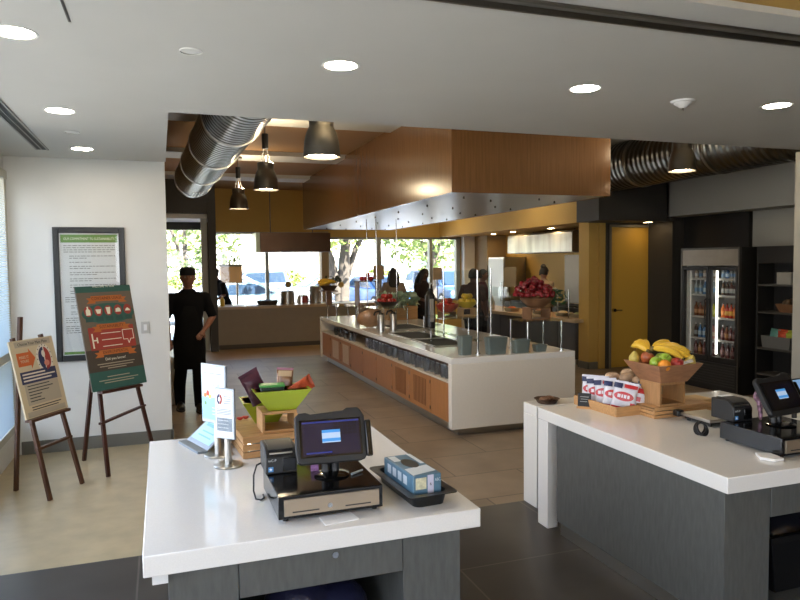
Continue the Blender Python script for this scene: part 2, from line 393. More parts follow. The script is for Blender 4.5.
shade_m = mat('pewter lamp shade', '#5d5952', 0.35, 0.85)
def pendant(label, loc, zt, short=False):
    t = thing('pendant_lamp', label, 'lamp', loc, group=None)
    b = B().lathe([(0.09, 0.335), (0.103, 0.325), (0.099, 0.25), (0.104, 0.235), (0.122, 0.20), (0.140, 0.13), (0.147, 0.05), (0.154, 0.0), (0.145, 0.002), (0.139, 0.05), (0.132, 0.13), (0.114, 0.195), (0.07, 0.24)], 32, cap=False)
    b.lathe([(0.001, 0.335), (0.091, 0.335)], 32, cap=False)
    b.go('lamp_shade', shade_m, t)
    B().lathe([(0.001, 0.05), (0.07, 0.045), (0.125, 0.03), (0.13, 0.025), (0.001, 0.022)], 24).go('lamp_lens', mat('pendant lens', '#ffe6bf', 0.4, emit=40.0), t)
    if not short:
        b = B()
        for a in (0.4, 2.5, 4.6): b.tube([(math.cos(a) * 0.07, math.sin(a) * 0.07, 0.32), (math.cos(a) * 0.02, math.sin(a) * 0.02, 0.50)], 0.006, 6)
        b.go('yoke', steel, t)
        B().cyl((0, 0, 0.50), (0, 0, 0.68), 0.04).go('socket', blackp, t)
    ul = bpy.data.lights.new('pendant_uplight', 'POINT'); ul.energy = 16; ul.color = (1.0, 0.80, 0.52); ul.shadow_soft_size = 0.04
    uo = bpy.data.objects.new('pendant_uplight', ul); COL.objects.link(uo); uo.location = (loc[0] + 0.1, loc[1], loc[2] + 0.40)
    B().cyl((0, 0, 0.33 if short else 0.68), (0, 0, zt - loc[2]), 0.008, n=8).go('rod', dk_steel, t)
    B().cyl((0, 0, zt - loc[2] - 0.03), (0, 0, zt - loc[2]), 0.07).go('ceiling_cap', dk_steel, t)
pendant('nearest bell shaped pewter pendant, just past the ceiling edge', (1.26, 5.45, 2.74), 3.65, True)
pendant('middle bell shaped pewter pendant hanging beside the wood canopy', (1.25, 8.45, 2.79), 3.65)
pendant('farthest and smallest bell shaped pewter pendant before the tan wall', (1.25, 11.5, 2.80), 3.65)
pendant('bell shaped pewter pendant in front of the grey bulkhead over the cooler', (5.55, 6.2, 2.87), 3.72, True)
ring_m = mat('white lamp trim', '#cfcfcb', 0.4)
def downlight(label, x, y, z=ZC, r=0.088, m=lamp_glow, group='recessed ceiling lights'):
    t = thing('downlight', label, 'ceiling light', (x, y, z), group=group)
    B().lathe([(r, -0.001), (r * 1.16, -0.004), (r * 1.2, 0.0005), (r, 0.0005)], 28, cap=False).go('trim_ring', ring_m, t)
    B().lathe([(0.0008, -0.0015), (r, -0.0015)], 28, cap=False).go('lamp_lens', m, t)
for x, y, l in ((-0.61, 3.63, 'round ceiling light at the left end of the near row, cut by the picture edge'), (0.97, 3.70, 'round ceiling light above the left checkout counter'), (2.57, 3.73, 'round ceiling light second from the smoke detector side, above the aisle'),
                (4.18, 3.74, 'round ceiling light right of the smoke detector'), (-0.63, 5.33, 'round ceiling light between the slot vent and the sprinkler cover'), (-0.65, 6.98, 'round ceiling light closest to the poster wall')):
    downlight(l, x, y)
warm = mat('warm lamp lens', '#ffd9a0', 0.4, emit=85.0)
for x, y, l in ((7.88, 15.3, 'far'), (7.76, 14.1, 'middle'), (7.78, 12.5, 'near')):
    downlight('small warm ceiling light of the cooking alcove, the %s one of three' % l, x, y, 2.575, 0.07, warm, 'alcove ceiling lights')
downlight('small warm ceiling light right above the yellow door', 7.9, 9.62, 2.53, 0.075, mat('door lamp lens', '#ffd9a0', 0.4, emit=16.0), None)
def cover(label, x, y):
    tag(B().lathe([(0.055, -0.006), (0.058, 0.0005), (0.001, -0.007)][::-1], 24, (x, y, ZC), cap=False).go('sprinkler_cover', ring_m), label, 'sprinkler cover')
cover('flat round sprinkler cover near the left edge of the kitchen opening', 0.18, 3.67)
cover('flat round sprinkler cover between two ceiling lights by the left window', -0.64, 6.13)
sd = thing('smoke_detector', 'white smoke detector on the ceiling between two round lights', 'smoke detector', (3.42, 3.82, ZC))
B().lathe([(0.001, -0.012), (0.075, -0.012), (0.082, 0.0), (0.001, 0.0005)], 28).go('base', whitep, sd)
B().lathe([(0.001, -0.05), (0.022, -0.048), (0.03, -0.04), (0.055, -0.022), (0.06, -0.011)], 24).go('sensor_cap', whitep, sd)
B().cyl((0, 0, -0.065), (0, 0, -0.049), 0.008).go('sensor_tip', dk_steel, sd)
def slot(label, x, y0, y1):
    t = thing('slot_vent', label, 'air vent', (x, y0, ZC))
    B().box(-0.04, 0.04, 0, y1 - y0, -0.004, 0.001).go('opening', black_paint, t)
    B().box(-0.055, -0.04, -0.01, y1 - y0 + 0.01, -0.008, 0.001).box(0.04, 0.055, -0.01, y1 - y0 + 0.01, -0.008, 0.001).box(-0.004, 0.004, 0, y1 - y0, -0.008, -0.001).go('frame', mat('vent trim', '#8a8984', 0.4, 0.4), t)
slot('long black slot vent in the ceiling beside the left window', -1.0, 4.9, 7.1)
tag(B().box(-0.355, -0.343, 1.7, 3.4, ZC - 0.002, ZC + 0.001).go('ceiling_joint', dk_steel), 'thin dark joint line in the ceiling at the upper left', 'ceiling joint')

for y in (11.8, 15.4):  # fill lights without fixtures, added behind the canopy to brighten aisle and far column
    d_ = bpy.data.lights.new('kitchen_fill_light', 'AREA'); d_.shape = 'DISK'; d_.size = 0.3; d_.energy = 13; d_.color = (1.0, 0.84, 0.6)
    o_ = bpy.data.objects.new('kitchen_fill_light', d_); COL.objects.link(o_); o_.location = (6.1, y, ZU - 0.09)
# ------------------------------------------------------------------ poster corner
green = mat('poster green', '#5f8a3a', 0.6)
fp = thing('framed_poster', 'tall black framed text poster hanging on the white wall', 'picture', (-0.675, 7.62, 1.6))
b = B().box(-0.335, -0.278, -0.03, 0, -0.68, 0.68).box(0.278, 0.335, -0.03, 0, -0.68, 0.68).box(-0.278, 0.278, -0.03, 0, 0.62, 0.68).box(-0.278, 0.278, -0.03, 0, -0.68, -0.62)
b.go('frame', mat('black frame', '#17181a', 0.35), fp, bevel=0.004)
B().box(-0.278, 0.278, -0.012, -0.002, -0.62, 0.62).go('print', mat('poster paper', '#cfd2cf', 0.55), fp)
B().box(-0.265, 0.265, -0.0135, -0.0121, 0.525, 0.605).go('header_band', green, fp)
B().box(-0.265, 0.265, -0.0135, -0.0121, -0.612, -0.585).go('footer_band', green, fp)
text('OUR COMMITMENT TO SUSTAINABILITY', 0.036, mat('cream ink', '#e6e3cf', 0.6), fp, (0, -0.0138, 0.562), sx=0.72)
rows = B()
random.seed(11)
z = 0.49
for para in (4, 2, 1, 2, 2, 2, 2, 2, 3, 2, 2, 3, 4):
    ind = 0.0 if para > 2 else 0.05
    for q in range(para):
        x = -0.24 + ind; xe = 0.24 if q < para - 1 else random.uniform(-0.05, 0.2)
        while x < xe:
            w = random.uniform(0.015, 0.05); rows.box(x, min(x + w, xe), -0.0125, -0.0119, z, z + 0.008); x += w + 0.008
        z -= 0.0215
    z -= 0.02
rows.go('text_lines', mat('grey print', '#82867f', 0.7), fp)
B().box(-0.278, 0.278, -0.018, -0.016, -0.62, 0.62).go('glazing', glass('picture glass', (1, 1, 1), 0.06), fp)
sw = thing('light_switch', 'white wall switch plate right of the easel poster', 'switch', (-0.165, 7.62, 1.235))
B().box(-0.042, 0.042, -0.007, 0, -0.062, 0.062).go('plate', mat('switch white', '#b9b8b2', 0.5), sw, bevel=0.003)
B().box(-0.016, 0.016, -0.011, -0.006, -0.032, 0.032).go('rocker', whitep, sw, bevel=0.002)

mahog = mat('dark mahogany', '#3f1f15', 0.4, var=0.15, vscale=8, stretch=(6, 6, 0.6))
walnut = mat('brown walnut', '#4a2e1d', 0.45, var=0.15, vscale=8, stretch=(6, 6, 0.6))
def bar(b, p0, p1, w, d):
    p0, p1 = Vector(p0), Vector(p1); t = (p1 - p0).normalized()
    u = Vector((1, 0, 0)); u = (u - t * u.dot(t)).normalized(); v = t.cross(u)
    b.loft([[p + u * sx * w / 2 + v * sy * d / 2 for sx, sy in ((-1, -1), (1, -1), (1, 1), (-1, 1))] for p in (p0, p1)])
    return b
def easel(label, fl, fr_, rb, base, yaw, lean, w, h, tops, m):
    """tripod easel: two front feet, one rear foot, a ledge under the board"""
    t = thing('display_easel', label, 'easel', (base.x, base.y, 0), yaw)
    Mi = Matrix.Rotation(-yaw, 4, 'Z') @ Matrix.Translation((-base.x, -base.y, 0))
    k = math.tan(lean); zl = base.z
    L = [Mi @ Vector((*p, 0)) for p in (fl, fr_, rb)]
    T = []
    for u, v in tops:
        T.append(Vector((u, 0.035 + v * math.sin(lean), zl + v * math.cos(lean))))
    for a, c in zip(L, T): bar(B(), a, c, 0.035, 0.028).go('leg', m, t, bevel=0.003)
    B().box(-w * 0.5, w * 0.5, -0.035, 0.03, zl - 0.026, zl - 0.002).go('ledge', m, t, bevel=0.003)
    f = 0.62; pa = L[0].lerp(T[0], f * zl / T[0].z); pb = L[1].lerp(T[1], f * zl / T[1].z)
    bar(B(), pa + (pa - pb) * 0.06, pb + (pb - pa) * 0.06, 0.035, 0.022).go('cross_bar', m, t, bevel=0.003)
    return t
def board(label, cat, loc, yaw, lean, w, h, face):
    t = thing('display_poster', label, cat, loc, rot=(-lean, 0, yaw))
    B().box(-w / 2, w / 2, 0.0, 0.014, 0, h).go('panel', face, t, bevel=0.001)
    return t
def rect(t, name, m, x0, x1, z0, z1, d=0.001):
    return B().box(x0, x1, -d, 0.0002, z0, z1).go(name, m, t)
def poly(t, name, m, pts, d=0.001):
    return B().prism(pts, -d, 0.0002).go(name, m, t)
def ellipse(cx_, cz_, rx, rz, n=28, a0=0, a1=2 * PI):
    return [(cx_ + rx * math.cos(a0 + (a1 - a0) * i / n), cz_ + rz * math.sin(a0 + (a1 - a0) * i / n)) for i in range(n)]
def banner(t, m, x0, x1, z0, z1):
    c = (z0 + z1) / 2; n = 0.03
    poly(t, 'ribbon', m, [(x0, z0 - 0.018), (x0 + n, c - 0.018), (x0, z1 - 0.018), (x0 + 0.09, z1 - 0.018), (x0 + 0.09, z0 - 0.018)], 0.0012)
    poly(t, 'ribbon', m, [(x1, z0 - 0.018), (x1 - 0.09, z0 - 0.018), (x1 - 0.09, z1 - 0.018), (x1, z1 - 0.018), (x1 - n, c - 0.018)], 0.0012)
    rect(t, 'ribbon', m, x0 + 0.05, x1 - 0.05, z0, z1, 0.0020)
# the larger poster
LE = R(12.3)
Y1 = R(41)
pc = Vector((-0.441, 6.82, 1.232)); nb = Vector((-math.sin(Y1), math.cos(Y1), 0)); hh = 0.958
base1 = pc - Vector((0, 0, math.cos(LE))) * hh / 2 - nb * math.sin(LE) * hh / 2
zb = base1.z
easel('taller dark mahogany easel holding the teal poster', (-0.49, 6.52), (-0.12, 7.36), (-0.75, 7.16), base1, Y1, LE, 0.44, hh, ((-0.13, 0.9), (0.13, 0.9), (0.0, 0.95)), mahog)
teal = mat('poster teal', '#2d5a52', 0.6); taupe_p = mat('poster taupe', '#6a5f52', 0.6); orange_p = mat('poster orange', '#b8672c', 0.6)
red_p = mat('poster red', '#9c3a30', 0.6); cream = mat('cream ink', '#e6e3cf', 0.6); dkb = mat('poster brown', '#453c33', 0.6)
bd = board('large teal and brown container usage poster resting on the mahogany easel', 'poster', base1, Y1, LE, 0.588, hh, taupe_p)
W2 = 0.294
rect(bd, 'header_band', teal, -W2, W2, 0.90, hh)
rect(bd, 'lower_band', dkb, -W2, W2, 0.17, 0.37)
rect(bd, 'footer_band', teal, -W2, W2, 0.0, 0.17)
text('WELCOME TO OUR', 0.026, cream, bd, (0, -0.0014, 0.952))
banner(bd, orange_p, -0.20, 0.23, 0.815, 0.865)
dark_txt = mat('banner ink', '#54301a', 0.7)
text('CONTAINER USAGE', 0.042, dark_txt, bd, (0.015, -0.0024, 0.84), sx=0.85)
poly(bd, 'oval_field', teal, ellipse(0.01, 0.70, 0.28, 0.095), 0.0008)
for i, xx in enumerate((-0.20, -0.095, 0.01, 0.115, 0.22)):
    poly(bd, 'disc', red_p, ellipse(xx, 0.725, 0.043, 0.048), 0.0012)
    rect(bd, 'caption_plate', mat('poster dark teal', '#27504a', 0.6), xx - 0.038, xx + 0.038, 0.628, 0.668, 0.0012)
ic = cream
poly(bd, 'bottle_icon', ic, [(-0.225, 0.69), (-0.18, 0.69), (-0.18, 0.735), (-0.195, 0.75), (-0.195, 0.77), (-0.21, 0.77), (-0.21, 0.75), (-0.225, 0.735)], 0.0018)
poly(bd, 'cup_icon', ic, [(-0.112, 0.70), (-0.078, 0.70), (-0.065, 0.74), (-0.125, 0.74)], 0.0018)
poly(bd, 'tumbler_icon', ic, [(-0.004, 0.69), (0.024, 0.69), (0.034, 0.755), (-0.014, 0.755)], 0.0018)
poly(bd, 'box_icon', ic, [(0.085, 0.705), (0.145, 0.705), (0.14, 0.735), (0.12, 0.745), (0.09, 0.735)], 0.0018)
poly(bd, 'bowl_icon', ic, [(0.19, 0.71), (0.25, 0.71), (0.238, 0.728), (0.22, 0.74), (0.202, 0.728)], 0.0018)
rect(bd, 'red_field', red_p, -0.235, 0.25, 0.365, 0.575)
banner(bd, orange_p, -0.19, 0.22, 0.55, 0.60)
text('SUSTAINABILITY', 0.042, dark_txt, bd, (0.015, -0.0024, 0.575), sx=0.85)
for i, zz in enumerate((0.515, 0.455, 0.395)): rect(bd, 'text_line', cream, -0.11, 0.10, zz - 0.0035, zz + 0.0035, 0.0014)
B().box(-0.21, -0.195, -0.0014, 0, 0.385, 0.52).box(-0.195, -0.15, -0.0014, 0, 0.45, 0.462).box(-0.165, -0.15, -0.0014, 0, 0.43, 0.482).go('fork_icon', cream, bd)
q = [(0.12, 0.53), (0.235, 0.53), (0.235, 0.44), (0.20, 0.44), (0.175, 0.40), (0.165, 0.44), (0.12, 0.44)]
b = B()
for a_, c_ in zip(q, q[1:] + q[:1]): b.tube([(a_[0], -0.0008, a_[1]), (c_[0], -0.0008, c_[1])], 0.003, 6)
b.go('speech_bubble', cream, bd)
banner(bd, orange_p, -0.21, 0.24, 0.315, 0.362)
text('ENVIRONMENTAL', 0.040, dark_txt, bd, (0.015, -0.0024, 0.339), sx=0.85)
text('Did you know?', 0.036, cream, bd, (0.0, -0.0014, 0.275))
for zz, ww in ((0.235, 0.2), (0.212, 0.18), (0.192, 0.10), (0.115, 0.12), (0.085, 0.21), (0.063, 0.16)): rect(bd, 'text_line', mat('faint cream ink', '#a59d88', 0.6), -ww, ww, zz - 0.004, zz + 0.004, 0.0012)
# the smaller sign
Y3, L3, h3, w3 = R(60), R(12.4), 0.634, 0.497
pc = Vector((-0.965, 6.25, 0.982)); nb = Vector((-math.sin(Y3), math.cos(Y3), 0))
base3 = pc - Vector((0, 0, math.cos(L3))) * h3 / 2 - nb * math.sin(L3) * h3 / 2
easel('shorter brown easel by the window holding the cream sign', (-0.89, 6.03), (-0.69, 6.40), (-1.20, 6.40), base3, Y3, L3, 0.47, h3, ((-0.16, 0.655), (0.16, 0.655), (-0.02, 0.82)), walnut)
creamb = mat('cream board', '#c9bb9d', 0.6)
sg = board('cream sign with an orange arrow standing on the shorter easel', 'sign', base3, Y3, L3, w3, h3, creamb)
greyb = mat('sign grey', '#aea594', 0.6); navy = mat('sign navy', '#2a3157', 0.6); orr = mat('sign orange', '#c4622f', 0.6)
rect(sg, 'title_band', greyb, -0.20, 0.21, 0.575, 0.622)
text('Choose Your Main Plate', 0.036, ink, sg, (0.005, -0.0014, 0.598), sx=0.95)
poly(sg, 'arrow', orr, [(-0.20, 0.42), (-0.06, 0.42), (-0.06, 0.39), (0.0, 0.475), (-0.06, 0.56), (-0.06, 0.53), (-0.20, 0.53)])
text('MAKE IT\nYOURS', 0.034, creamb, sg, (-0.125, -0.0014, 0.475), sx=0.85)
poly(sg, 'oval_ring', mat('pale ring', '#d8d2c6', 0.6), ellipse(0.105, 0.455, 0.093, 0.125), 0.0008)
poly(sg, 'oval_left', navy, ellipse(0.105, 0.455, 0.07, 0.098, 20, PI / 2, 1.5 * PI + 0.01), 0.0014)
poly(sg, 'oval_right', red_p, ellipse(0.105, 0.455, 0.07, 0.098, 20, -PI / 2, PI / 2 + 0.01), 0.0014)
poly(sg, 'emblem', mat('pale ring', '#d8d2c6', 0.6), ellipse(0.098, 0.495, 0.02, 0.03), 0.0020); poly(sg, 'emblem', mat('emblem pink', '#d08a78', 0.6), ellipse(0.118, 0.415, 0.03, 0.025), 0.0020)
for i in range(16):
    a = i * PI / 8; rect(sg, 'ray', ink, 0.105 + 0.084 * math.cos(a) - 0.004, 0.105 + 0.084 * math.cos(a) + 0.004, 0.455 + 0.114 * math.sin(a) - 0.005, 0.455 + 0.114 * math.sin(a) + 0.005, 0.0014)
rect(sg, 'grey_field', greyb, -0.19, 0.20, 0.10, 0.34)
rect(sg, 'navy_band', navy, -0.205, 0.205, 0.275, 0.375, 0.0014)
for zz, ww in ((0.352, 0.13), (0.326, 0.185), (0.300, 0.16)): rect(sg, 'text_line', mat('pale ring', '#d8d2c6', 0.6), -0.185, -0.185 + 2 * ww, zz - 0.006, zz + 0.006, 0.0020)
for zz, ww in ((0.255, 0.14), (0.230, 0.16), (0.205, 0.13), (0.180, 0.08), (0.155, 0.07), (0.130, 0.09), (0.082, 0.19), (0.062, 0.17)): rect(sg, 'text_line', ink, -0.16, -0.16 + 1.8 * ww, zz - 0.004, zz + 0.004, 0.0014)
rect(sg, 'footer_band', greyb, -0.22, 0.22, 0.008, 0.05)

# ------------------------------------------------------------------ checkout counters
ZT = 0.84
def counter_top(b, x0, x1, y0, y1): return b.box(x0, x1, y0, y1, ZT - 0.08, ZT)
lc = thing('checkout_counter', 'left checkout counter with white quartz top and grey laminate drawer front', 'counter', (-0.09, 2.555, 0))
counter_top(B(), 0, 1.34, 0, 1.70).go('countertop', quartz, lc, bevel=0.004)
B().box(0.03, 0.085, 0.035, 1.66, 0.715, ZT - 0.08).go('support_strip', whitep, lc)
B().box(0.085, 0.34, 0.06, 1.6, 0.0, ZT - 0.08).box(0.34, 1.02, 1.55, 1.6, 0, ZT - 0.08).box(1.01, 1.27, 0.06, 1.6, 0.0, ZT - 0.08).box(0.34, 1.01, 0.06, 1.55, 0.02, 0.10).go('cabinet_body', lam, lc, bevel=0.002)
B().box(0.343, 1.007, 0.055, 0.6, 0.60, ZT - 0.083).go('drawer', lam, lc, bevel=0.002)
dl = B().cyl((0.72, 0.056, 0.715), (0.72, 0.048, 0.715), 0.013).go('drawer_lock', chrome, lc)
B().box(0.685, 0.755, 0.046, 0.056, ZT - 0.088, ZT - 0.083).go('drawer_pull', chrome, lc)
tag(remeshed(B().ball((0.60, 2.98, 0.24), (0.24, 0.20, 0.14)).ball((0.52, 2.9, 0.38), (0.15, 0.13, 0.15)).ball((0.72, 2.9, 0.34), 0.13), 'plastic_bag', mat('dark blue bag', '#1c1d33', 0.3, bump=0.8, vscale=18), voxel=0.02), 'dark blue plastic bag in the open bay under the left counter drawer', 'bag')
rc = thing('checkout_counter', 'right checkout counter with long grey side panel below its white quartz top', 'counter', (2.52, 2.49, 0))
counter_top(B(), 0, 1.65, 0, 1.73).go('countertop', quartz, rc, bevel=0.004)
B().box(0.0, 0.085, 1.60, 1.73, 0.0, ZT - 0.08).go('end_leg', quartz, rc, bevel=0.003)
B().box(1.56, 1.65, 1.60, 1.73, 0.0, ZT - 0.08).go('end_leg', quartz, rc, bevel=0.003)
B().box(0.012, 0.30, 0.03, 1.5, 0.09, ZT - 0.08).box(0.30, 1.6, 1.45, 1.5, 0.09, ZT - 0.08).box(1.35, 1.6, 0.03, 1.45, 0.09, ZT - 0.08).box(0.30, 1.35, 0.03, 1.45, 0.09, 0.12).go('cabinet_body', lam, rc, bevel=0.002)
B().box(0.302, 1.348, 0.026, 0.6, 0.60, ZT - 0.083).go('drawer', lam, rc, bevel=0.002)
B().box(0.03, 1.58, 0.05, 1.48, 0.0, 0.09).go('toe_kick', steel, rc)
c3 = thing('checkout_counter', 'lower white counter end just behind the right checkout counter', 'counter', (2.655, 4.46, -0.055))
counter_top(B(), 0, 0.6, 0, 0.2).go('countertop', quartz, c3, bevel=0.004)
B().box(0, 0.085, 0.0, 0.2, 0.055, ZT - 0.08).go('end_leg', quartz, c3, bevel=0.003)
B().box(0.515, 0.6, 0.0, 0.2, 0.055, ZT - 0.08).go('end_leg', quartz, c3, bevel=0.003)
tote = thing('storage_tote', 'black plastic tote in the open bay under the right counter', 'bin', (3.16, 2.80, 0.125))
tb = B(); 
tb.loft([[(-0.16, -0.16, 0), (0.28, -0.16, 0), (0.28, 0.22, 0), (-0.16, 0.22, 0)], [(-0.26, -0.22, 0.33), (0.32, -0.22, 0.33), (0.32, 0.27, 0.33), (-0.26, 0.27, 0.33)], [(-0.24, -0.20, 0.33), (0.30, -0.20, 0.33), (0.30, 0.25, 0.33), (-0.24, 0.25, 0.33)], [(-0.145, -0.145, 0.012), (0.265, -0.145, 0.012), (0.265, 0.205, 0.012), (-0.145, 0.205, 0.012)]])
tb.go('body', blackp, tote, bevel=0.004)
B().box(-0.275, 0.335, -0.235, -0.22, 0.30, 0.335).box(-0.275, 0.335, 0.27, 0.285, 0.30, 0.335).box(-0.275, -0.26, -0.22, 0.27, 0.30, 0.335).box(0.32, 0.335, -0.22, 0.27, 0.30, 0.335).go('rim', blackp, tote)
tag(remeshed(B().ball((3.2, 2.82, 0.36), (0.2, 0.18, 0.16)).ball((3.3, 2.8, 0.46), (0.1, 0.1, 0.07)), 'plastic_bag', mat('black bag film', '#17171c', 0.25, bump=0.9, vscale=16), voxel=0.02), 'shiny black plastic bag stuffed into the tote under the right counter', 'bag')

# ------------------------------------------------------------------ registers
scr = mat('screen glow', '#131225', 0.15, emit=0.13, ecol=lin('#2f2b55'))
scr_d = mat('screen dark tiles', '#151322', 0.2, emit=0.1)
scr_bar = mat('screen bar', '#1a2358', 0.2, emit=0.2, ecol=lin('#2d3c9a'))
dlg = mat('dialog blue', '#2f6fb0', 0.2, emit=0.3, ecol=lin('#4f9fe0')); dlw = mat('dialog white', '#8aa0bc', 0.2, emit=0.25, ecol=lin('#c8dcf2'))
drawer_face = mat('beige steel front', '#9a8d7c', 0.38, 0.7)
def cash_drawer(label, x, y, w=0.44, dep=0.40, h=0.095):
    t = thing('cash_drawer', label, 'cash drawer', (x, y, ZT))
    B().box(0, w, 0.004, dep, 0.012, h + 0.012).go('body', blackg, t, bevel=0.003)
    B().box(0.022, w - 0.018, -0.004, 0.006, 0.026, h - 0.002).go('front_panel', drawer_face, t, bevel=0.001)
    B().box(0.055, 0.165, -0.0055, -0.003, 0.038, 0.043).go('slot', blackp, t); B().box(w - 0.165, w - 0.055, -0.0055, -0.003, 0.038, 0.043).go('slot', blackp, t)
    B().cyl((w / 2 - 0.01, -0.003, 0.052), (w / 2 - 0.01, -0.010, 0.052), 0.010).go('lock', chrome, t)
    for fx in (0.02, w - 0.04):
        for fy in (0.02, dep - 0.04): B().cyl((fx + 0.01, fy + 0.01, 0), (fx + 0.01, fy + 0.01, 0.013), 0.011).go('foot', blackp, t)
    return t
def printer(label, x, y, z, rz=0.0):
    t = thing('receipt_printer', label, 'printer', (x, y, z), rz)
    w = 0.142
    B().prismx([(0, 0), (0, 0.075), (0.02, 0.10), (0.05, 0.118), (0.17, 0.118), (0.17, 0)], 0, w).go('body', mat('printer black', '#1a1a1b', 0.45), t, bevel=0.006)
    B().prismx([(0.024, 0.104), (0.052, 0.1195), (0.15, 0.1195), (0.15, 0.123), (0.05, 0.123), (0.020, 0.106)], 0.016, w - 0.016).go('lid', mat('printer lid', '#2b2a28', 0.5), t, bevel=0.002)
    B().box(0.075, w - 0.008, -0.006, 0.001, 0.012, 0.07).go('front_cover', blackg, t, bevel=0.003)
    B().box(0.02, w - 0.02, 0.008, 0.016, 0.088, 0.094).go('paper_slot', steel, t)
    text('mC-P', 0.016, mat('pale mark', '#b9bcc0', 0.5), t, (0.03, -0.0005, 0.062))
    B().box(0.012, 0.034, -0.001, 0.001, 0.012, 0.034).go('badge', mat('badge blue', '#3f86c4', 0.5), t)
    B().prism([(0.0225 + (0.008 if k % 2 == 0 else 0.0035) * math.sin(k * PI / 5), 0.023 + (0.008 if k % 2 == 0 else 0.0035) * math.cos(k * PI / 5)) for k in range(10)], -0.0018, 0).go('badge_star', paper, t)
    return t
def tablet(label, x, y, z, yaw, lean=R(20), screen_m=None):
    """touch tablet in a rugged case on a post that stands on the drawer top"""
    t = thing('register_tablet', label, 'register', (x, y, z), yaw)
    B().lathe([(0.001, 0), (0.075, 0), (0.078, 0.006), (0.06, 0.012), (0.001, 0.013)], 28).go('stand_base', blackg, t)
    B().tube([(-0.02, 0.03, 0.01), (-0.02, 0.035, 0.06), (-0.02, 0.03, 0.12)], 0.02, 12).tube([(0.02, 0.03, 0.01), (0.02, 0.035, 0.06), (0.02, 0.03, 0.12)], 0.02, 12).go('stand_post', blackp, t)
    Mx = Matrix.Translation((0, 0.0, 0.170)) @ Matrix.Rotation(-lean, 4, 'X') @ Matrix.Diagonal((1.13, 1, 1.06, 1))
    ol = [(-0.135, -0.095), (-0.12, -0.105), (0.11, -0.105), (0.128, -0.10), (0.138, -0.085), (0.138, 0.08), (0.125, 0.105), (0.115, 0.118), (0.07, 0.118), (0.055, 0.108), (-0.075, 0.10), (-0.095, 0.108), (-0.122, 0.106), (-0.138, 0.09), (-0.14, -0.05)]
    B().prism(ol, 0, 0.03).go('case', mat('rugged black case', '#151516', 0.55), t, bevel=0.006, M=Mx)
    B().box(-0.122, 0.12, -0.004, 0.002, -0.078, 0.075).go('bezel', blackg, t, M=Mx)
    B().box(-0.112, 0.112, -0.0052, -0.0039, -0.07, 0.067).go('screen', screen_m or scr, t, M=Mx)
    if screen_m is None: B().box(-0.112, 0.112, -0.006, -0.005, 0.060, 0.067).go('screen_bar', scr_bar, t, M=Mx)
    b = B()
    for i in range(5):
        for j in range(4): b.box(0.012 + i * 0.0185, 0.028 + i * 0.0185, -0.0062, -0.005, 0.008 + j * 0.013, 0.019 + j * 0.013)
    b.go('screen_keys', scr_d, t, M=Mx)
    if screen_m is None: B().box(-0.100, 0.0, -0.0062, -0.005, -0.064, -0.058).go('screen_bar', scr_bar, t, M=Mx)
    B().box(-0.036, 0.036, -0.0070, -0.0058, -0.022, 0.030).go('dialog', dlw, t, M=Mx)
    B().box(-0.036, 0.036, -0.0078, -0.0066, 0.018, 0.030).box(-0.036, 0.036, -0.0078, -0.0066, -0.018, -0.005).go('dialog_bar', dlg, t, M=Mx)
    B().box(0.138, 0.163, 0.0, 0.026, -0.09, 0.062).go('card_reader', blackg, t, bevel=0.007, M=Mx)
    return t
cash_drawer('black cash drawer with beige steel front on the left counter', 0.42, 2.69, 0.44, 0.43)
printer('black receipt printer on the back of the left cash drawer', 0.415, 3.0, ZT + 0.107)
tablet('black cased tablet register with lit blue screen on the left cash drawer', 0.69, 2.90, ZT + 0.107, R(-4))
b = B().tube([(0.41, 3.12, ZT + 0.13), (0.39, 3.11, ZT + 0.125), (0.372, 3.08, ZT + 0.09), (0.365, 3.04, ZT + 0.03), (0.37, 3.0, ZT + 0.006), (0.39, 2.985, ZT + 0.005), (0.405, 3.0, ZT + 0.006), (0.408, 3.05, ZT + 0.006)], 0.004, 8)
tag(b.go('cable', blackp), 'thin black cable looping down from the left receipt printer', 'cable')
tag(B().cyl((0.77, 2.86, ZT + 0.113), (0.83, 2.895, ZT + 0.116), 0.0055, 0.004, 10).go('stylus', mat('grey pen', '#8d9497', 0.3)), 'grey pen lying under the left register tablet', 'pen')
tag(B().box(0.615, 0.65, 2.985, 2.99, ZT + 0.107, ZT + 0.15).go('sticker_card', mat('pink card', '#9a6d9c', 0.6, var=0.5, vscale=60)), 'tiny pink and purple card behind the left tablet stand', 'card')
sl = B().prismz([(0.585, 2.70), (0.72, 2.715), (0.735, 2.62), (0.59, 2.60)], ZT + 0.0005, ZT + 0.004)
tag(sl.go('paper_slip', paper), 'white paper slip sticking out from under the left cash drawer', 'paper')
cash_drawer('black cash drawer at the picture edge on the right counter', 3.02, 2.63, 0.44, 0.42)
printer('black receipt printer on the back of the right cash drawer', 3.07, 3.0, ZT + 0.107)
tablet('black cased tablet register leaning on the right cash drawer', 3.27, 2.86, ZT + 0.107, R(8), R(30), mat('dim screen', '#0f1018', 0.15))
ph = thing('card_terminal', 'second small blue lit screen beyond the right register tablet', 'card reader', (3.49, 2.93, ZT + 0.107), R(8))
B().tube([(0, 0.03, 0), (0, 0.03, 0.12)], 0.015).go('post', blackp, ph)
Mx = Matrix.Translation((0, 0, 0.17)) @ Matrix.Rotation(R(-25), 4, 'X')
B().box(-0.06, 0.06, 0, 0.02, -0.07, 0.07).go('case', blackp, ph, bevel=0.006, M=Mx)
B().box(-0.05, 0.05, -0.002, 0.001, -0.05, 0.06).go('screen', mat('pale screen', '#6c8db0', 0.2, emit=0.5, ecol=lin('#6c8db0')), ph, M=Mx)
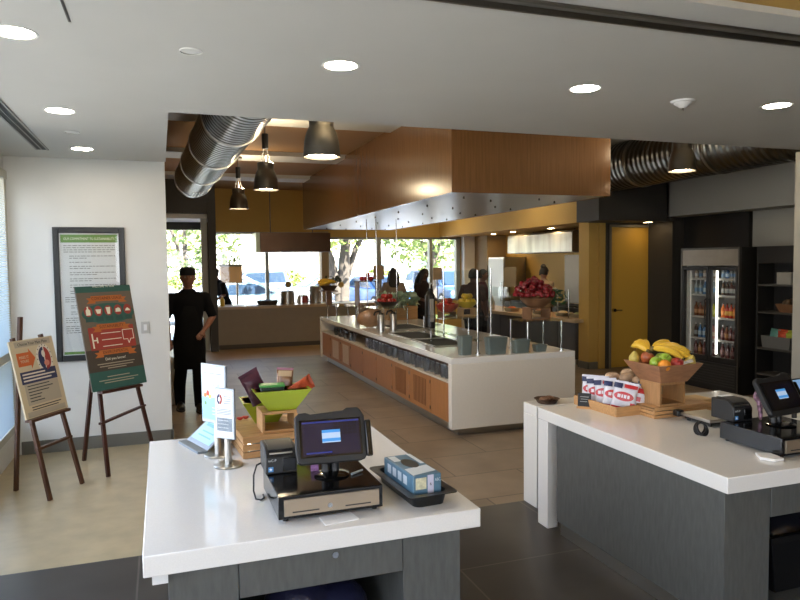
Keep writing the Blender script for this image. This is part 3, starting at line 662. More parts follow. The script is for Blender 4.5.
tag(B().prismz([(2.90, 2.66), (2.955, 2.74), (3.02, 2.70), (3.0, 2.60), (2.94, 2.60)], ZT + 0.001, ZT + 0.016).go('crumpled_receipt', paper, bevel=0.004), 'crumpled white receipt in front of the right cash drawer', 'paper')
tag(B().box(3.10, 3.19, 3.12, 3.15, ZT + 0.2315, ZT + 0.2345).go('paper_slip', paper), 'narrow white slip lying on top of the right receipt printer', 'paper')
tag(remeshed(B().ball((3.235, 3.0, ZT + 0.245), (0.014, 0.018, 0.032)).ball((3.25, 2.985, ZT + 0.195), (0.020, 0.016, 0.045)).ball((3.25, 2.98, ZT + 0.145), (0.014, 0.014, 0.042)), 'candy_bag', mat('pink wrapper', '#8f6a7c', 0.4, var=0.8, vscale=55), voxel=0.008), 'pink wrapped packet between the right printer and its tablet', 'packet')
b = B(); 
for k in range(3): b.tube([(3.0 + 0.035 * math.cos(a * PI / 8) , 3.16 + 0.02 * math.sin(a * PI / 8) + 0.012 * k, ZT + 0.04 + 0.033 * math.sin(a * PI / 8 + 0.3 * k)) for a in range(17)], 0.006, 8)
tag(b.go('cable_bundle', blackp), 'coiled black cable bundle behind the right cash drawer', 'cable')
# glove / wipes box in a black tray
tr = thing('food_tray', 'black plastic tray with a flat rim on the left counter', 'tray', (1.05, 2.87, ZT), R(4))
def rr(x0, x1, y0, y1, r, z, n=5):
    pts = []
    for cx_, cy_, a0 in ((x1 - r, y1 - r, 0), (x0 + r, y1 - r, 90), (x0 + r, y0 + r, 180), (x1 - r, y0 + r, 270)):
        for k in range(n): pts.append((cx_ + r * math.cos(R(a0 + 90 * k / (n - 1))), cy_ + r * math.sin(R(a0 + 90 * k / (n - 1))), z))
    return pts
B().loft([rr(-0.072, 0.072, -0.21, 0.20, 0.03, 0.0), rr(-0.082, 0.082, -0.22, 0.21, 0.03, 0.052), rr(-0.115, 0.115, -0.25, 0.24, 0.02, 0.055), rr(-0.115, 0.115, -0.25, 0.24, 0.02, 0.059), rr(-0.079, 0.079, -0.217, 0.207, 0.03, 0.058), rr(-0.069, 0.069, -0.207, 0.197, 0.03, 0.004)]).go('body', mat('tray black', '#121314', 0.3), tr)
gb = thing('glove_box', 'blue and white printed carton with an oval hole sitting in the black tray', 'box', (1.05, 2.855, ZT + 0.0045), R(4))
cb = mat('carton blue', '#4f7186', 0.5, var=0.2, vscale=15); cw = mat('carton white', '#c3ccd2', 0.55)
B().box(-0.0675, 0.0675, -0.165, 0.165, 0.0, 0.122).go('carton', cb, gb, bevel=0.004)
B().prismz(ellipse(0.0, 0.02, 0.034, 0.07), 0.1215, 0.1232).go('opening', blackp, gb)
B().prismz([(-0.06, -0.15), (0.062, -0.12), (0.06, -0.03), (-0.058, -0.055)], 0.1215, 0.1227).go('label_panel', cw, gb)
B().box(-0.055, -0.02, 0.07, 0.15, 0.1215, 0.1227).box(0.045, 0.064, 0.0, 0.16, 0.1215, 0.1225).go('label_panel', cw, gb)
B().box(-0.055, -0.005, -0.1665, -0.1645, 0.062, 0.112).go('picture_panel', mat('pale print', '#c9c7a8', 0.6, var=0.3, vscale=50), gb)
B().box(0.002, 0.03, -0.1665, -0.1645, 0.03, 0.12).go('label_panel', mat('lilac white', '#c3c2d6', 0.6), gb)
text('6', 0.02, ink, gb, (0.016, -0.1668, 0.08)); text('ABC', 0.02, cw, gb, (0.05, -0.1655, 0.095), sx=0.7)
b = B()
for k in range(4): b.box(-0.06758, -0.0665, -0.10 + k * 0.06, -0.06 + k * 0.06, 0.065, 0.105)
b.go('side_print', cw, gb)

# ------------------------------------------------------------------ display things on the left counter
sign_frame = mat('sign holder silver', '#9ba3ad', 0.35, 0.7)
screen_paper = mat('bright sign paper', '#dfe6ea', 0.5); sky_p = mat('sign sky blue', '#8fc3d8', 0.5)
def table_sign(label, x, y, yaw, zb, w, h, kind):
    t = thing('table_sign', label, 'sign', (x, y, ZT), yaw)
    B().lathe([(0.001, 0), (0.075, 0), (0.077, 0.006), (0.07, 0.012), (0.001, 0.014)], 32).go('base', steel, t)
    B().cyl((0, 0, 0.012), (0, 0, zb - ZT + 0.03), 0.018).go('pole', steel, t)
    b = B().box(-w / 2, w / 2, -0.022, -0.008, zb - ZT, zb - ZT + h).go('frame', sign_frame, t, bevel=0.004)
    z0, z1 = zb - ZT + 0.02, zb - ZT + h - 0.012; m = 0.009
    B().box(-w / 2 + m, w / 2 - m, -0.0235, -0.0215, z0, z1).go('print', screen_paper, t)
    hh_ = z1 - z0
    def P(name, mm, u0, u1, v0, v1): B().box(-w / 2 + m + (w - 2 * m) * u0, -w / 2 + m + (w - 2 * m) * u1, -0.0245, -0.0230, z0 + hh_ * v0, z0 + hh_ * v1).go(name, mm, t)
    if kind == 'menu':
        cxx, czz = -w / 2 + m + (w - 2 * m) * 0.24, z0 + hh_ * 0.80
        B().prism(ellipse(cxx, czz, 0.017, 0.027, 20, PI / 2, 1.5 * PI), -0.0247, -0.023).go('emblem_half', navy, t); B().prism(ellipse(cxx, czz, 0.017, 0.027, 20, -PI / 2, PI / 2), -0.0247, -0.023).go('emblem_half', red_p, t)
        B().prism(ellipse(cxx, czz, 0.008, 0.012, 12), -0.0255, -0.0243).go('emblem_mark', screen_paper, t)
        for v in (0.86, 0.81, 0.76, 0.71): P('text_line', mat('sign text grey', '#8b929a', 0.6), 0.5, 0.92, v, v + 0.018)
        for v in (0.57, 0.535, 0.50, 0.465): P('text_line', MATS['sign text grey'], 0.06, 0.92, v, v + 0.018)
        P('picture_panel', mat('sign slate', '#7c8893', 0.5, var=0.25, vscale=40), 0.05, 0.97, 0.09, 0.39)
        for v in (0.32, 0.24, 0.16): P('text_line', screen_paper, 0.12, 0.75, v, v + 0.02)
    else:
        P('lower_band', sky_p, 0.0, 1.0, 0.0, 0.42)
        for u in (0.15, 0.40, 0.65): P('item_picture', mat('faint picture', '#c3cfd2', 0.6, var=0.2, vscale=50), u, u + 0.16, 0.62, 0.82)
        P('text_line', MATS['sign text grey'], 0.1, 0.9, 0.86, 0.875)
        for (u, v, c) in ((0.14, 0.44, '#d08a4a'), (0.26, 0.49, '#c9553f'), (0.36, 0.42, '#e0c060'), (0.16, 0.30, '#6f9a5a')):
            B().ball((-w / 2 + m + (w - 2 * m) * u, -0.023, z0 + hh_ * v), (0.014, 0.002, 0.016), 12, 8).go('fruit_picture', mat('sign fruit ' + c, c, 0.6), t)
        for v in (0.22, 0.16, 0.10): P('text_line', screen_paper, 0.45, 0.9, v, v + 0.015)
    return t
table_sign('smaller silver table sign with a round emblem, in front of the other', 0.305, 3.58, R(-45.6), 0.985, 0.127, 0.264, 'menu')
table_sign('larger silver table sign with a pale blue lower half, behind the other', 0.27, 3.80, R(-56), 1.02, 0.205, 0.325, 'blue')
lp = thing('tilted_display', 'pale blue panel tilted back in a grey holder at the counter edge', 'sign', (0.165, 4.02, ZT), R(-72))
Mx = Matrix.Translation((0, 0, 0.012)) @ Matrix.Rotation(R(-52), 4, 'X')
B().box(-0.155, 0.155, 0, 0.012, 0, 0.22).go('backing', sign_frame, lp, bevel=0.003, M=Mx)
B().box(-0.135, 0.135, -0.002, 0.001, 0.03, 0.205).go('print', mat('pale aqua print', '#a9d5de', 0.45), lp, M=Mx)
B().box(-0.10, 0.10, -0.003, 0.0, 0.13, 0.15).box(-0.08, 0.08, -0.003, 0.0, 0.09, 0.10).box(-0.09, 0.09, -0.003, 0.0, 0.06, 0.07).go('text_line', mat('aqua text', '#7fb5c2', 0.5), lp, M=Mx)
B().box(-0.155, 0.155, -0.05, 0.012, 0, 0.014).go('lip', mat('holder grey', '#7d858c', 0.4, 0.3), lp, bevel=0.003)
B().prismx([(0.02, 0.002), (0.175, 0.002), (0.175, 0.14)], -0.01, 0.01).go('prop', sign_frame, lp)

def slat_crate(label, x, y, z, w, d, h, rz=0.0, m=pine, n=3, closed_top=True):
    t = thing('slatted_crate', label, 'crate', (x, y, z), rz)
    b = B(); g = h / n
    for k in range(n):
        z0, z1 = k * g + g * 0.08, (k + 1) * g - g * 0.10
        b.box(0, w, 0, 0.008, z0, z1).box(0, w, d - 0.008, d, z0, z1).box(0, 0.008, 0.008, d - 0.008, z0, z1).box(w - 0.008, w, 0.008, d - 0.008, z0, z1)
    b.go('side_slats', m, t, bevel=0.001)
    b = B()
    for px in (0.008, w - 0.026):
        for py in (0.008, d - 0.026): b.box(px, px + 0.018, py, py + 0.018, 0, h - 0.012)
    b.go('corner_posts', m, t)
    b = B(); k = max(4, int(d / 0.06)); s = d / k
    for i in range(k): b.box(0, w, i * s + 0.002, (i + 1) * s - 0.002, h - 0.012, h)
    b.go('top_slats', m, t, bevel=0.001)
    return t
def box_riser(label, x, y, z, w, d, h, rz=0.0, m=pine, th=0.014):
    t = thing('display_riser', label, 'stand', (x, y, z), rz)
    B().box(0, w, 0, d, h - th, h).go('top_panel', m, t, bevel=0.001)
    B().box(0, w, 0, d, 0, th).go('bottom_panel', m, t, bevel=0.001)
    B().box(0, th, 0, d, th, h - th).go('side_panel', m, t, bevel=0.001); B().box(w - th, w, 0, d, th, h - th).go('side_panel', m, t, bevel=0.001)
    return t
def flared_bowl(name, label, x, y, z, bw, bd, rw, rd, h, m, m_in=None, th=0.010, rz=0.0):
    """square bowl with sloping sides, origin at the middle of its base"""
    t = thing(name, label, 'bowl', (x, y, z), rz)
    def q(w, d, zz): return [(-w / 2, -d / 2, zz), (w / 2, -d / 2, zz), (w / 2, d / 2, zz), (-w / 2, d / 2, zz)]
    B().loft([q(bw, bd, 0), q(rw, rd, h), q(rw - 2 * th, rd - 2 * th, h), q(bw - 2 * th, bd - 2 * th, th)]).go('bowl_body', m, t, bevel=0.002)
    if m_in: B().loft([q(rw - 2 * th - 0.004, rd - 2 * th - 0.004, h - 0.004), q(bw - 2 * th, bd - 2 * th, th + 0.002), q(bw - 2 * th - 0.01, bd - 2 * th - 0.01, th + 0.004), q(rw - 2 * th - 0.012, rd - 2 * th - 0.012, h - 0.004)]).go('lining', m_in, t)
    return t
lime = mat('lime green lacquer', '#9fae2e', 0.32); bamboo = mat('bamboo lining', '#c08a3e', 0.4, var=0.1, vscale=10)
slat_crate('low slatted pine crate beside the table signs on the left counter', 0.39, 3.66, ZT, 0.42, 0.46, 0.12, R(4))
box_riser('small open pine box standing on the crate under the lime bowl', 0.50, 3.70, ZT + 0.1205, 0.19, 0.19, 0.115, R(2))
flared_bowl('snack_bowl', 'front lime green square bowl full of packaged snacks', 0.615, 3.80, ZT + 0.236, 0.15, 0.15, 0.315, 0.24, 0.115, lime, bamboo)
flared_bowl('snack_bowl', 'rear lime green square bowl half hidden behind the pine box', 0.56, 4.02, ZT + 0.1205, 0.13, 0.13, 0.28, 0.22, 0.13, lime, bamboo)
def pouch(name, label, w, h, d, m, loc, rot, group=None, crimp=None, cat='snack bag', n=10, parts=()):
    """stand-up bag, flat and crimped at the top"""
    t = thing(name, label, cat, loc, rot=rot, group=group)
    rings = []
    for k in range(n + 1):
        v = k / n; dd = d * (math.sin(PI * min(1, 0.12 + v * 0.88)) ** 0.6) if v < 0.9 else d * 0.06
        ww = w * (1 - 0.06 * math.sin(PI * v))
        ring = []
        for i in range(16):
            a = 2 * PI * i / 16; ca, sa = math.cos(a), math.sin(a)
            ring.append((ww / 2 * math.copysign(abs(ca) ** 0.5, ca), dd / 2 * sa + 0.004 * math.sin(v * 17 + i), h * v))
        rings.append(ring)
    B().loft(rings).go('bag', m, t)
    if crimp: B().box(-w / 2 * 0.99, w / 2 * 0.99, -d * 0.05 - 0.002, d * 0.05 + 0.002, h * 0.93, h * 1.0).go('top_seal', crimp, t)
    for nm, mm, u0, u1, v0, v1 in parts:
        b = B(); nu, nv = 6, 4
        oval = nm.endswith('_oval')
        def fp_(u, v):
            a = d * (math.sin(PI * min(1, 0.12 + v * 0.88)) ** 0.6)
            return (u * w / 2, -a / 2 * math.sqrt(max(0, 1 - abs(u) ** 4)) - (0.0055 if nm.endswith('_mark') else 0.0035), h * v)
        for i in range(nu):
            for j in range(nv):
                ua, ub = u0 + (u1 - u0) * i / nu, u0 + (u1 - u0) * (i + 1) / nu; va, vb = v0 + (v1 - v0) * j / nv, v0 + (v1 - v0) * (j + 1) / nv
                if oval:
                    um, ud, vm, vd = (u0 + u1) / 2, (u1 - u0) / 2, (v0 + v1) / 2, (v1 - v0) / 2; fa, fb = j / nv + 1e-3, (j + 1) / nv
                    for q in range(4):
                        a1_, a2_ = 2 * PI * (i * 4 + q) / 24, 2 * PI * (i * 4 + q + 1) / 24
                        b.quad(*[fp_(um + ud * f_ * math.cos(a_), vm + vd * f_ * math.sin(a_)) for f_, a_ in ((fa, a1_), (fb, a1_), (fb, a2_), (fa, a2_))])
                else: b.quad(fp_(ua, va), fp_(ub, va), fp_(ub, vb), fp_(ua, vb))
        b.go(nm, mm, t)
    return t
pouch('snack_bag', 'dark purple snack bag leaning at the left of the lime bowl', 0.12, 0.19, 0.04, mat('purple foil', '#4d2838', 0.3, var=0.5, vscale=14), (0.52, 3.845, ZT + 0.27), (R(-6), R(-24), R(18)), crimp=mat('purple seal', '#5f3448', 0.35))
pouch('snack_bag', 'brown nut bag with a mauve top standing upright in the lime bowl', 0.095, 0.18, 0.045, mat('nut bag brown', '#7d5a40', 0.25, var=0.4, vscale=30), (0.645, 3.86, ZT + 0.27), (R(-10), R(4), R(-10)), crimp=mat('mauve seal', '#8a5266', 0.35), parts=(('label_panel', mat('tan label', '#b59a78', 0.5), -0.8, 0.8, 0.72, 0.9),))
pouch('snack_bag', 'orange red snack bag lying over the right rim of the lime bowl', 0.085, 0.16, 0.03, mat('orange red foil', '#a8482a', 0.3, var=0.4, vscale=20), (0.665, 3.75, ZT + 0.315), (R(-14), R(66), R(8)))
bx = thing('snack_tub', 'black clear sided snack tub with a green lid in the lime bowl', 'tub', (0.565, 3.765, ZT + 0.315), R(-4))
B().box(-0.065, 0.065, -0.035, 0.035, 0, 0.052).go('tub', mat('dark tub', '#23302f', 0.2), bx, bevel=0.004)
B().box(-0.069, 0.069, -0.039, 0.039, 0.05, 0.064).go('lid', mat('green lid', '#3c8a3c', 0.4), bx, bevel=0.003)
B().box(0.015, 0.055, -0.0365, -0.034, 0.006, 0.026).go('label_panel', paper, bx)
for k, (x, y, l) in enumerate(((0.42, 4.07, 'small red wrapped sweet at the rear left corner of the crate'), (0.455, 4.09, 'small red wrapped sweet next to the lime bowl on the crate'))):
    tag(remeshed(B().ball((x, y, ZT + 0.132), (0.016, 0.012, 0.011)).cyl((x - 0.02, y, ZT + 0.138), (x + 0.02, y, ZT + 0.138), 0.006), 'wrapped_sweet', mat('red wrapper', '#b5352c', 0.35), voxel=0.004), l, 'sweet')

# ------------------------------------------------------------------ display things on the right counter
slat_crate('low slatted pine crate carrying the wooden fruit bowl', 3.02, 3.60, ZT, 0.48, 0.36, 0.075)
box_riser('open front pine box standing between slatted crate and fruit bowl', 3.075, 3.615, ZT + 0.0755, 0.205, 0.20, 0.155, 0, mat('brown box wood', '#a37a4e', 0.5, var=0.14, vscale=9, stretch=(8, 8, 1)))
bowlwood = mat('reddish bowl wood', '#94694a', 0.45, var=0.22, vscale=8, stretch=(1.5, 1.5, 6))
flared_bowl('fruit_bowl', 'square sloping wooden bowl heaped with bananas, apples and pears', 3.185, 3.72, ZT + 0.231, 0.22, 0.22, 0.36, 0.36, 0.125, bowlwood, None, 0.014)
tag(B().box(3.43, 3.60, 3.69, 3.86, ZT, ZT + 0.075).go('wood_block', mat('pale block wood', '#c2a06a', 0.5, var=0.1, vscale=8), bevel=0.002), 'plain pale wooden block behind the kitchen scale', 'block')
def apple(label, x, y, z, r, m, name='apple', rot=(0, 0, 0), pear=False):
    r *= 1.17
    t = thing(name, label, name, (x, y, z), rot=rot)
    if pear: pr = [(0.001, -0.98), (0.45, -0.92), (0.85, -0.55), (0.98, -0.1), (0.86, 0.38), (0.58, 0.78), (0.42, 1.08), (0.2, 1.3), (0.001, 1.34)]
    elif name == 'orange': pr = [(math.sin(PI * k / 12) + 0.001, -math.cos(PI * k / 12) * 0.95) for k in range(13)]
    else: pr = [(0.001, -0.78), (0.25, -0.86), (0.55, -0.78), (0.88, -0.35), (1.0, 0.1), (0.9, 0.55), (0.6, 0.84), (0.3, 0.86), (0.1, 0.72), (0.001, 0.66)]
    B().lathe([(a * r, c * r) for a, c in pr], 22).go('fruit_body', m, t, subd=1)
    top = pr[-1][1] * r
    if name != 'orange': B().tube([(0, 0, top - 0.003), (0.003, 0, top + 0.012), (0.008, 0.002, top + 0.02)], 0.002, 6).go('stem', mat('fruit stem', '#4a3622', 0.8), t)
    else: B().lathe([(0.004, top - 0.0005), (0.003, top + 0.002), (0.001, top + 0.0025)], 8).go('stem', mat('fruit stem', '#4a3622', 0.8), t)
    return t
pear_m = mat('yellow pear skin', '#bfa850', 0.4, var=0.18, vscale=30); ra = mat('red yellow apple skin', '#a8552f', 0.3, var=0.45, vscale=22); ga = mat('green apple skin', '#8fae38', 0.28, var=0.12, vscale=24); og = mat('orange peel', '#dd8a20', 0.4, bump=0.2, vscale=160); red_a = mat('deep red apple', '#a8332c', 0.28, var=0.3, vscale=20)
zf = ZT + 0.231 + 0.125
apple('yellow green pear at the far left corner of the fruit bowl', 3.045, 3.835, zf + 0.016, 0.033, pear_m, 'pear', (R(12), R(-8), 0), True)
apple('red and yellow apple between the pear and the bananas', 3.10, 3.77, zf + 0.022, 0.040, ra, 'apple', (R(20), R(14), 0))
apple('green apple at the front left rim of the fruit bowl', 3.07, 3.655, zf + 0.006, 0.036, ga, 'apple', (R(70), R(10), 0))
apple('green apple resting below the banana bunch, centre of the bowl', 3.155, 3.665, zf + 0.022, 0.038, ga, 'apple', (R(55), R(-20), 0))
apple('orange at the front corner of the fruit bowl', 3.085, 3.585, zf - 0.004, 0.036, og, 'orange')
apple('red apple under the banana tips at the front of the bowl', 3.19, 3.59, zf + 0.000, 0.037, red_a, 'apple', (R(30), 0, 0))
apple('yellow pear in the right corner of the fruit bowl', 3.315, 3.61, zf + 0.002, 0.034, pear_m, 'pear', (R(18), R(10), 0), True)
tag(B().loft([[(3.20, 3.548, zf + 0.0), (3.29, 3.548, zf + 0.014), (3.28, 3.552, zf + 0.032), (3.22, 3.552, zf + 0.018)], [(3.21, 3.555, zf - 0.003), (3.295, 3.555, zf + 0.014), (3.28, 3.56, zf + 0.034), (3.22, 3.56, zf + 0.020)]]).go('price_card', mat('pale card', '#b9b3a8', 0.6), bevel=0.002), 'small pale card tucked at the front rim of the fruit bowl', 'card')
apple('hidden green apple at the back right of the fruit bowl', 3.27, 3.83, zf + 0.0, 0.038, ga)
ban = mat('banana peel', '#d9ae34', 0.42, var=0.10, vscale=14); ban_tip = mat('banana tip', '#6b5a2a', 0.7)
def banana_bunch(label, hub, ends, sag=0.03, r=0.022):
    t = thing('banana_bunch', label, 'bananas', hub)
    H = Vector(hub)
    for e in ends:
        E_ = Vector(e) - H; mid = E_ * 0.5 + Vector((0, 0, sag)); pts = []; rad = []
        for k in range(11):
            u = k / 10; p = E_ * u * u + mid * 2 * u * (1 - u)
            pts.append(p); rad.append(r * (0.32 + 0.68 * min(1, u * 5)) * (1 - max(0, u - 0.8) * 3.2))
        bo = B().tube(pts, rad, 8).go('banana', ban, t)
        d_ = (pts[-1] - pts[-2]).normalized()
        B().cyl(pts[-1] - d_ * 0.002, pts[-1] + d_ * 0.010, r * 0.36, r * 0.28, 8).go('banana_tip', ban_tip, bo)
    B().ball((0, 0, 0.0), (0.016, 0.016, 0.02), 10, 8).go('stem', ban_tip, t)
    return t
hz = zf + 0.075
banana_bunch('larger banana bunch spreading to the right across the fruit bowl', (3.13, 3.76, hz + 0.01), [(3.335, 3.70, hz + 0.006), (3.36, 3.665, hz - 0.012), (3.345, 3.64, hz - 0.034), (3.31, 3.79, hz + 0.03), (3.25, 3.61, hz - 0.045), (3.33, 3.615, hz - 0.052)], 0.05)
banana_bunch('smaller banana bunch at the upper left of the fruit bowl', (3.10, 3.765, hz - 0.012), [(3.075, 3.90, hz + 0.012), (3.105, 3.915, hz + 0.026), (3.15, 3.93, hz + 0.036), (3.19, 3.91, hz + 0.032)], 0.05)
# kitchen scale
ks = thing('kitchen_scale', 'low steel platform scale beside the right cash drawer', 'scale', (3.17, 3.28, ZT), R(0))
B().box(0.0, 0.22, 0.0, 0.26, 0.03, 0.05).go('platform', steel, ks, bevel=0.004)
B().box(0.02, 0.20, 0.02, 0.24, 0.012, 0.031).go('body', blackp, ks, bevel=0.004)
for fx in (0.03, 0.17):
    for fy in (0.03, 0.21): B().cyl((fx + 0.01, fy + 0.01, 0), (fx + 0.01, fy + 0.01, 0.014), 0.012).go('foot', blackp, ks)
B().box(-0.02, 0.03, 0.25, 0.30, 0.02, 0.06).go('cable_plug', blackp, ks, bevel=0.006)
# snack crate with striped bags
cr = thing('snack_crate', 'open shallow pine crate holding the red and white snack bags', 'crate', (2.83, 3.74, ZT), R(2))
B().box(0, 0.30, 0, 0.012, 0, 0.065).go('side_panel', pine, cr, bevel=0.001); B().box(0, 0.30, 0.458, 0.47, 0, 0.065).go('side_panel', pine, cr, bevel=0.001)
B().box(0, 0.012, 0.012, 0.458, 0, 0.065).go('side_panel', pine, cr, bevel=0.001); B().box(0.288, 0.30, 0.012, 0.458, 0, 0.065).go('side_panel', pine, cr, bevel=0.001)
B().box(0.012, 0.288, 0.012, 0.458, 0, 0.01).go('bottom_panel', pine, cr)
chip_w = mat('chip bag white', '#c9c8cf', 0.28, var=0.1, vscale=25); chip_r = mat('chip bag red', '#b3262b', 0.3); chip_n = mat('chip bag navy', '#252c52', 0.3)
spots = [(2.915, 4.13, 'farthest'), (2.92, 4.055, 'second farthest'), (2.925, 3.98, 'third farthest'), (2.93, 3.905, 'middle'), (2.94, 3.83, 'second nearest')]
cbag = None
words_n = {'farthest': 'farthest snack bag of the front row, against the crate end', 'second farthest': 'second snack bag from the crate\'s far end', 'third farthest': 'snack bag third from the crate\'s far end', 'middle': 'snack bag fourth from the crate\'s far end', 'second nearest': 'snack bag nearest to the crate\'s front corner'}
for k, (x, y, l) in enumerate(spots):
    lab = 'white ' + words_n[l] + ', with red oval'
    if cbag is None:
        mk_ = mat('chip mark white', '#d9d4d8', 0.4)
        cbag = pouch('chip_bag', lab, 0.165, 0.205, 0.055, chip_w, (x, y, ZT + 0.012), (R(-10), 0, R(-50)), 'red and white snack bags in the crate', chip_w, 'snack bag',
                     parts=(('logo_oval', chip_r, -0.8, 0.8, 0.36, 0.66), ('logo_mark', mk_, -0.5, -0.25, 0.46, 0.57), ('logo_mark', mk_, -0.18, -0.05, 0.46, 0.57), ('logo_mark', mk_, 0.02, 0.22, 0.46, 0.57), ('logo_mark', mk_, 0.3, 0.48, 0.46, 0.57), ('bottom_band', chip_r, -0.9, 0.9, 0.05, 0.16), ('corner_band', chip_n, -0.97, -0.25, 0.76, 0.93), ('corner_band', chip_r, -0.1, 0.95, 0.80, 0.92), ('side_band', chip_r, 0.6, 0.95, 0.22, 0.34)))
    else: dup(cbag, (x, y, ZT + 0.012), None, lab, rot=(R(-10 + random.uniform(-5, 3)), R(random.uniform(-9, 9)), R(-48 + random.uniform(-14, 10))))
for k, (x, y, rz_, ry, l) in enumerate(((3.03, 3.79, -25, 12, 'striped snack bag leaning at the crate\'s right front corner'), (3.085, 3.83, -20, 16, 'striped snack bag tilted against the slatted crate'), (3.01, 3.89, -35, 4, 'striped snack bag behind the front corner bags'))):
    if k == 0:
        sbag = pouch('chip_bag', l, 0.10, 0.19, 0.05, chip_w, (x, y, ZT + 0.012), (R(-10), R(ry), R(rz_)), 'red and white snack bags in the crate', chip_n, 'snack bag',
                     parts=(('red_band', chip_r, -0.95, 0.95, 0.66, 0.84), ('red_band', chip_r, -0.95, 0.1, 0.36, 0.52), ('red_band', chip_r, -0.95, 0.95, 0.06, 0.18)))
    else: dup(sbag, (x, y, ZT + 0.012), None, l, rot=(R(-10), R(ry), R(rz_)))
ls = thing('price_sign', 'small black chalk sign on a wooden foot before the snack crate', 'sign', (2.80, 4.06, ZT), R(-45))
B().box(-0.05, 0.05, -0.025, 0.025, 0, 0.015).go('foot', pine, ls, bevel=0.002)
Mx = Matrix.Translation((0, -0.01, 0.014)) @ Matrix.Rotation(R(-12), 4, 'X')
B().box(-0.045, 0.045, 0, 0.006, 0, 0.095).go('panel', black_paint, ls, M=Mx)
B().box(-0.03, 0.03, -0.001, 0.001, 0.066, 0.071).box(-0.025, 0.025, -0.001, 0.001, 0.05, 0.054).box(-0.03, 0.02, -0.001, 0.001, 0.033, 0.037).go('text_line', mat('chalk', '#8f8f8c', 0.8), ls, M=Mx)
box_riser('pine box hidden behind the snack bags under the bread rolls', 3.14, 3.985, ZT, 0.24, 0.36, 0.13)
tray2 = tag(B().loft([rr(3.12, 3.36, 3.985, 4.36, 0.02, ZT + 0.1305), rr(3.09, 3.39, 3.975, 4.38, 0.02, ZT + 0.155), rr(3.10, 3.38, 3.985, 4.37, 0.02, ZT + 0.155), rr(3.13, 3.35, 3.995, 4.35, 0.02, ZT + 0.135)]).go('serving_tray', mat('white tray', '#c9c9d4', 0.35)), 'white tray of wrapped bread rolls behind the snack bags', 'tray')
wrap = mat('wrapped roll', '#b5977a', 0.18, var=0.3, vscale=18, bump=0.5)
for x, y, z, r, l in ((3.17, 4.24, 0.175, 0.05, 'plastic wrapped bread roll at the far end of the white tray'), (3.21, 4.12, 0.18, 0.055, 'plastic wrapped bread roll in the middle of the white tray'), (3.25, 4.03, 0.155, 0.05, 'plastic wrapped bread roll nearest to the fruit bowl'), (3.28, 4.20, 0.20, 0.048, 'plastic wrapped bread roll on the right of the white tray')):
    z = max(z, 0.136 + r * 0.72)
    tag(remeshed(B().ball((x, y, ZT + z), (r * 1.25, r, r * 0.72)).ball((x + r * 0.9, y + 0.015, ZT + z + 0.01), (r * 0.5, r * 0.4, r * 0.4)), 'bread_roll', wrap, voxel=0.008, smooth_it=2), l, 'bread')
wk = thing('wicker_basket', 'low brown basket of nuts on the lower white counter end', 'basket', (2.80, 4.555, 0.785))
B().lathe([(0.07, 0), (0.09, 0.03), (0.10, 0.035), (0.085, 0.03), (0.066, 0.006), (0.001, 0.005)], 20).go('basket_body', mat('dark wicker', '#4a3526', 0.7, bump=0.8, vscale=60), wk)
tag(B().ball((2.78, 4.55, 0.815), (0.045, 0.04, 0.022), 12, 8).ball((2.83, 4.57, 0.815), (0.04, 0.04, 0.022), 12, 8).go('nut_heap', mat('brown nuts', '#6a4a33', 0.6, bump=1.0, vscale=50), kind='stuff'), 'brown nuts heaped in the low basket', 'nuts')

# ------------------------------------------------------------------ serving island
ZI = 0.857
isl = thing('serving_island', 'long white topped serving island with maple doors and glass shelves', 'island', (2.90, 6.62, 0))
b = B().box(0, 1.54, 0, 6.34, ZI - 0.065, ZI)
b.go('countertop', quartz, isl, bevel=0.004)
ivory = mat('ivory end panel', '#dcd6ca', 0.35, var=0.02, vscale=40)
B().box(0, 1.54, 0, 0.085, 0.085, ZI - 0.065).go('end_panel', ivory, isl, bevel=0.003); B().box(0, 1.54, 6.255, 6.34, 0.085, ZI - 0.065).go('end_panel', ivory, isl, bevel=0.003)
B().box(0.12, 1.42, 0.10, 6.24, 0.0, 0.13).go('toe_kick', steel, isl)
B().box(0.05, 1.49, 0.085, 6.255, 0.13, 0.57).box(0.45, 1.49, 0.085, 6.255, 0.57, ZI - 0.065).go('carcass', mat('shelf back wood', '#6b4a33', 0.6), isl)
B().box(0.015, 0.45, 0.085, 6.255, 0.57, 0.592).go('slot_shelf', mat('shelf edge', '#c9bfae', 0.4), isl)
groove = mat('door groove', '#6d4526', 0.7)
for i, (y0, y1, k) in enumerate(((6.71, 7.27, 0), (7.275, 7.975, 1), (7.98, 8.655, 1), (8.66, 9.365, 0), (9.37, 10.07, 0), (10.075, 10.785, 0), (10.79, 11.445, 2), (11.45, 12.185, 2), (12.19, 12.87, 0))):
    y0 -= 6.62; y1 -= 6.62
    d = B().box(0.022, 0.05, y0 + 0.003, y1 - 0.003, 0.135, 0.565).go('cabinet_door', maple, isl, bevel=0.002)
    if k:
        n = 9; w = (y1 - y0) * 0.62 / n; ys = y0 + (y1 - y0) * 0.19; bb = B()
        for q in range(n): bb.box(0.0195, 0.0225, ys + q * w + w * 0.3, ys + (q + 1) * w - w * 0.2, 0.19, 0.51)
        bb.go('louvre', groove if k == 1 else mat('white louvre', '#cbbba6', 0.5), d)
    for z in (0.2, 0.5): B().box(0.015, 0.023, y0 + 0.004, y0 + 0.02, z - 0.02, z + 0.02).go('hinge', dk_steel, d)
well = mat('black well', '#0d0d0d', 0.7)
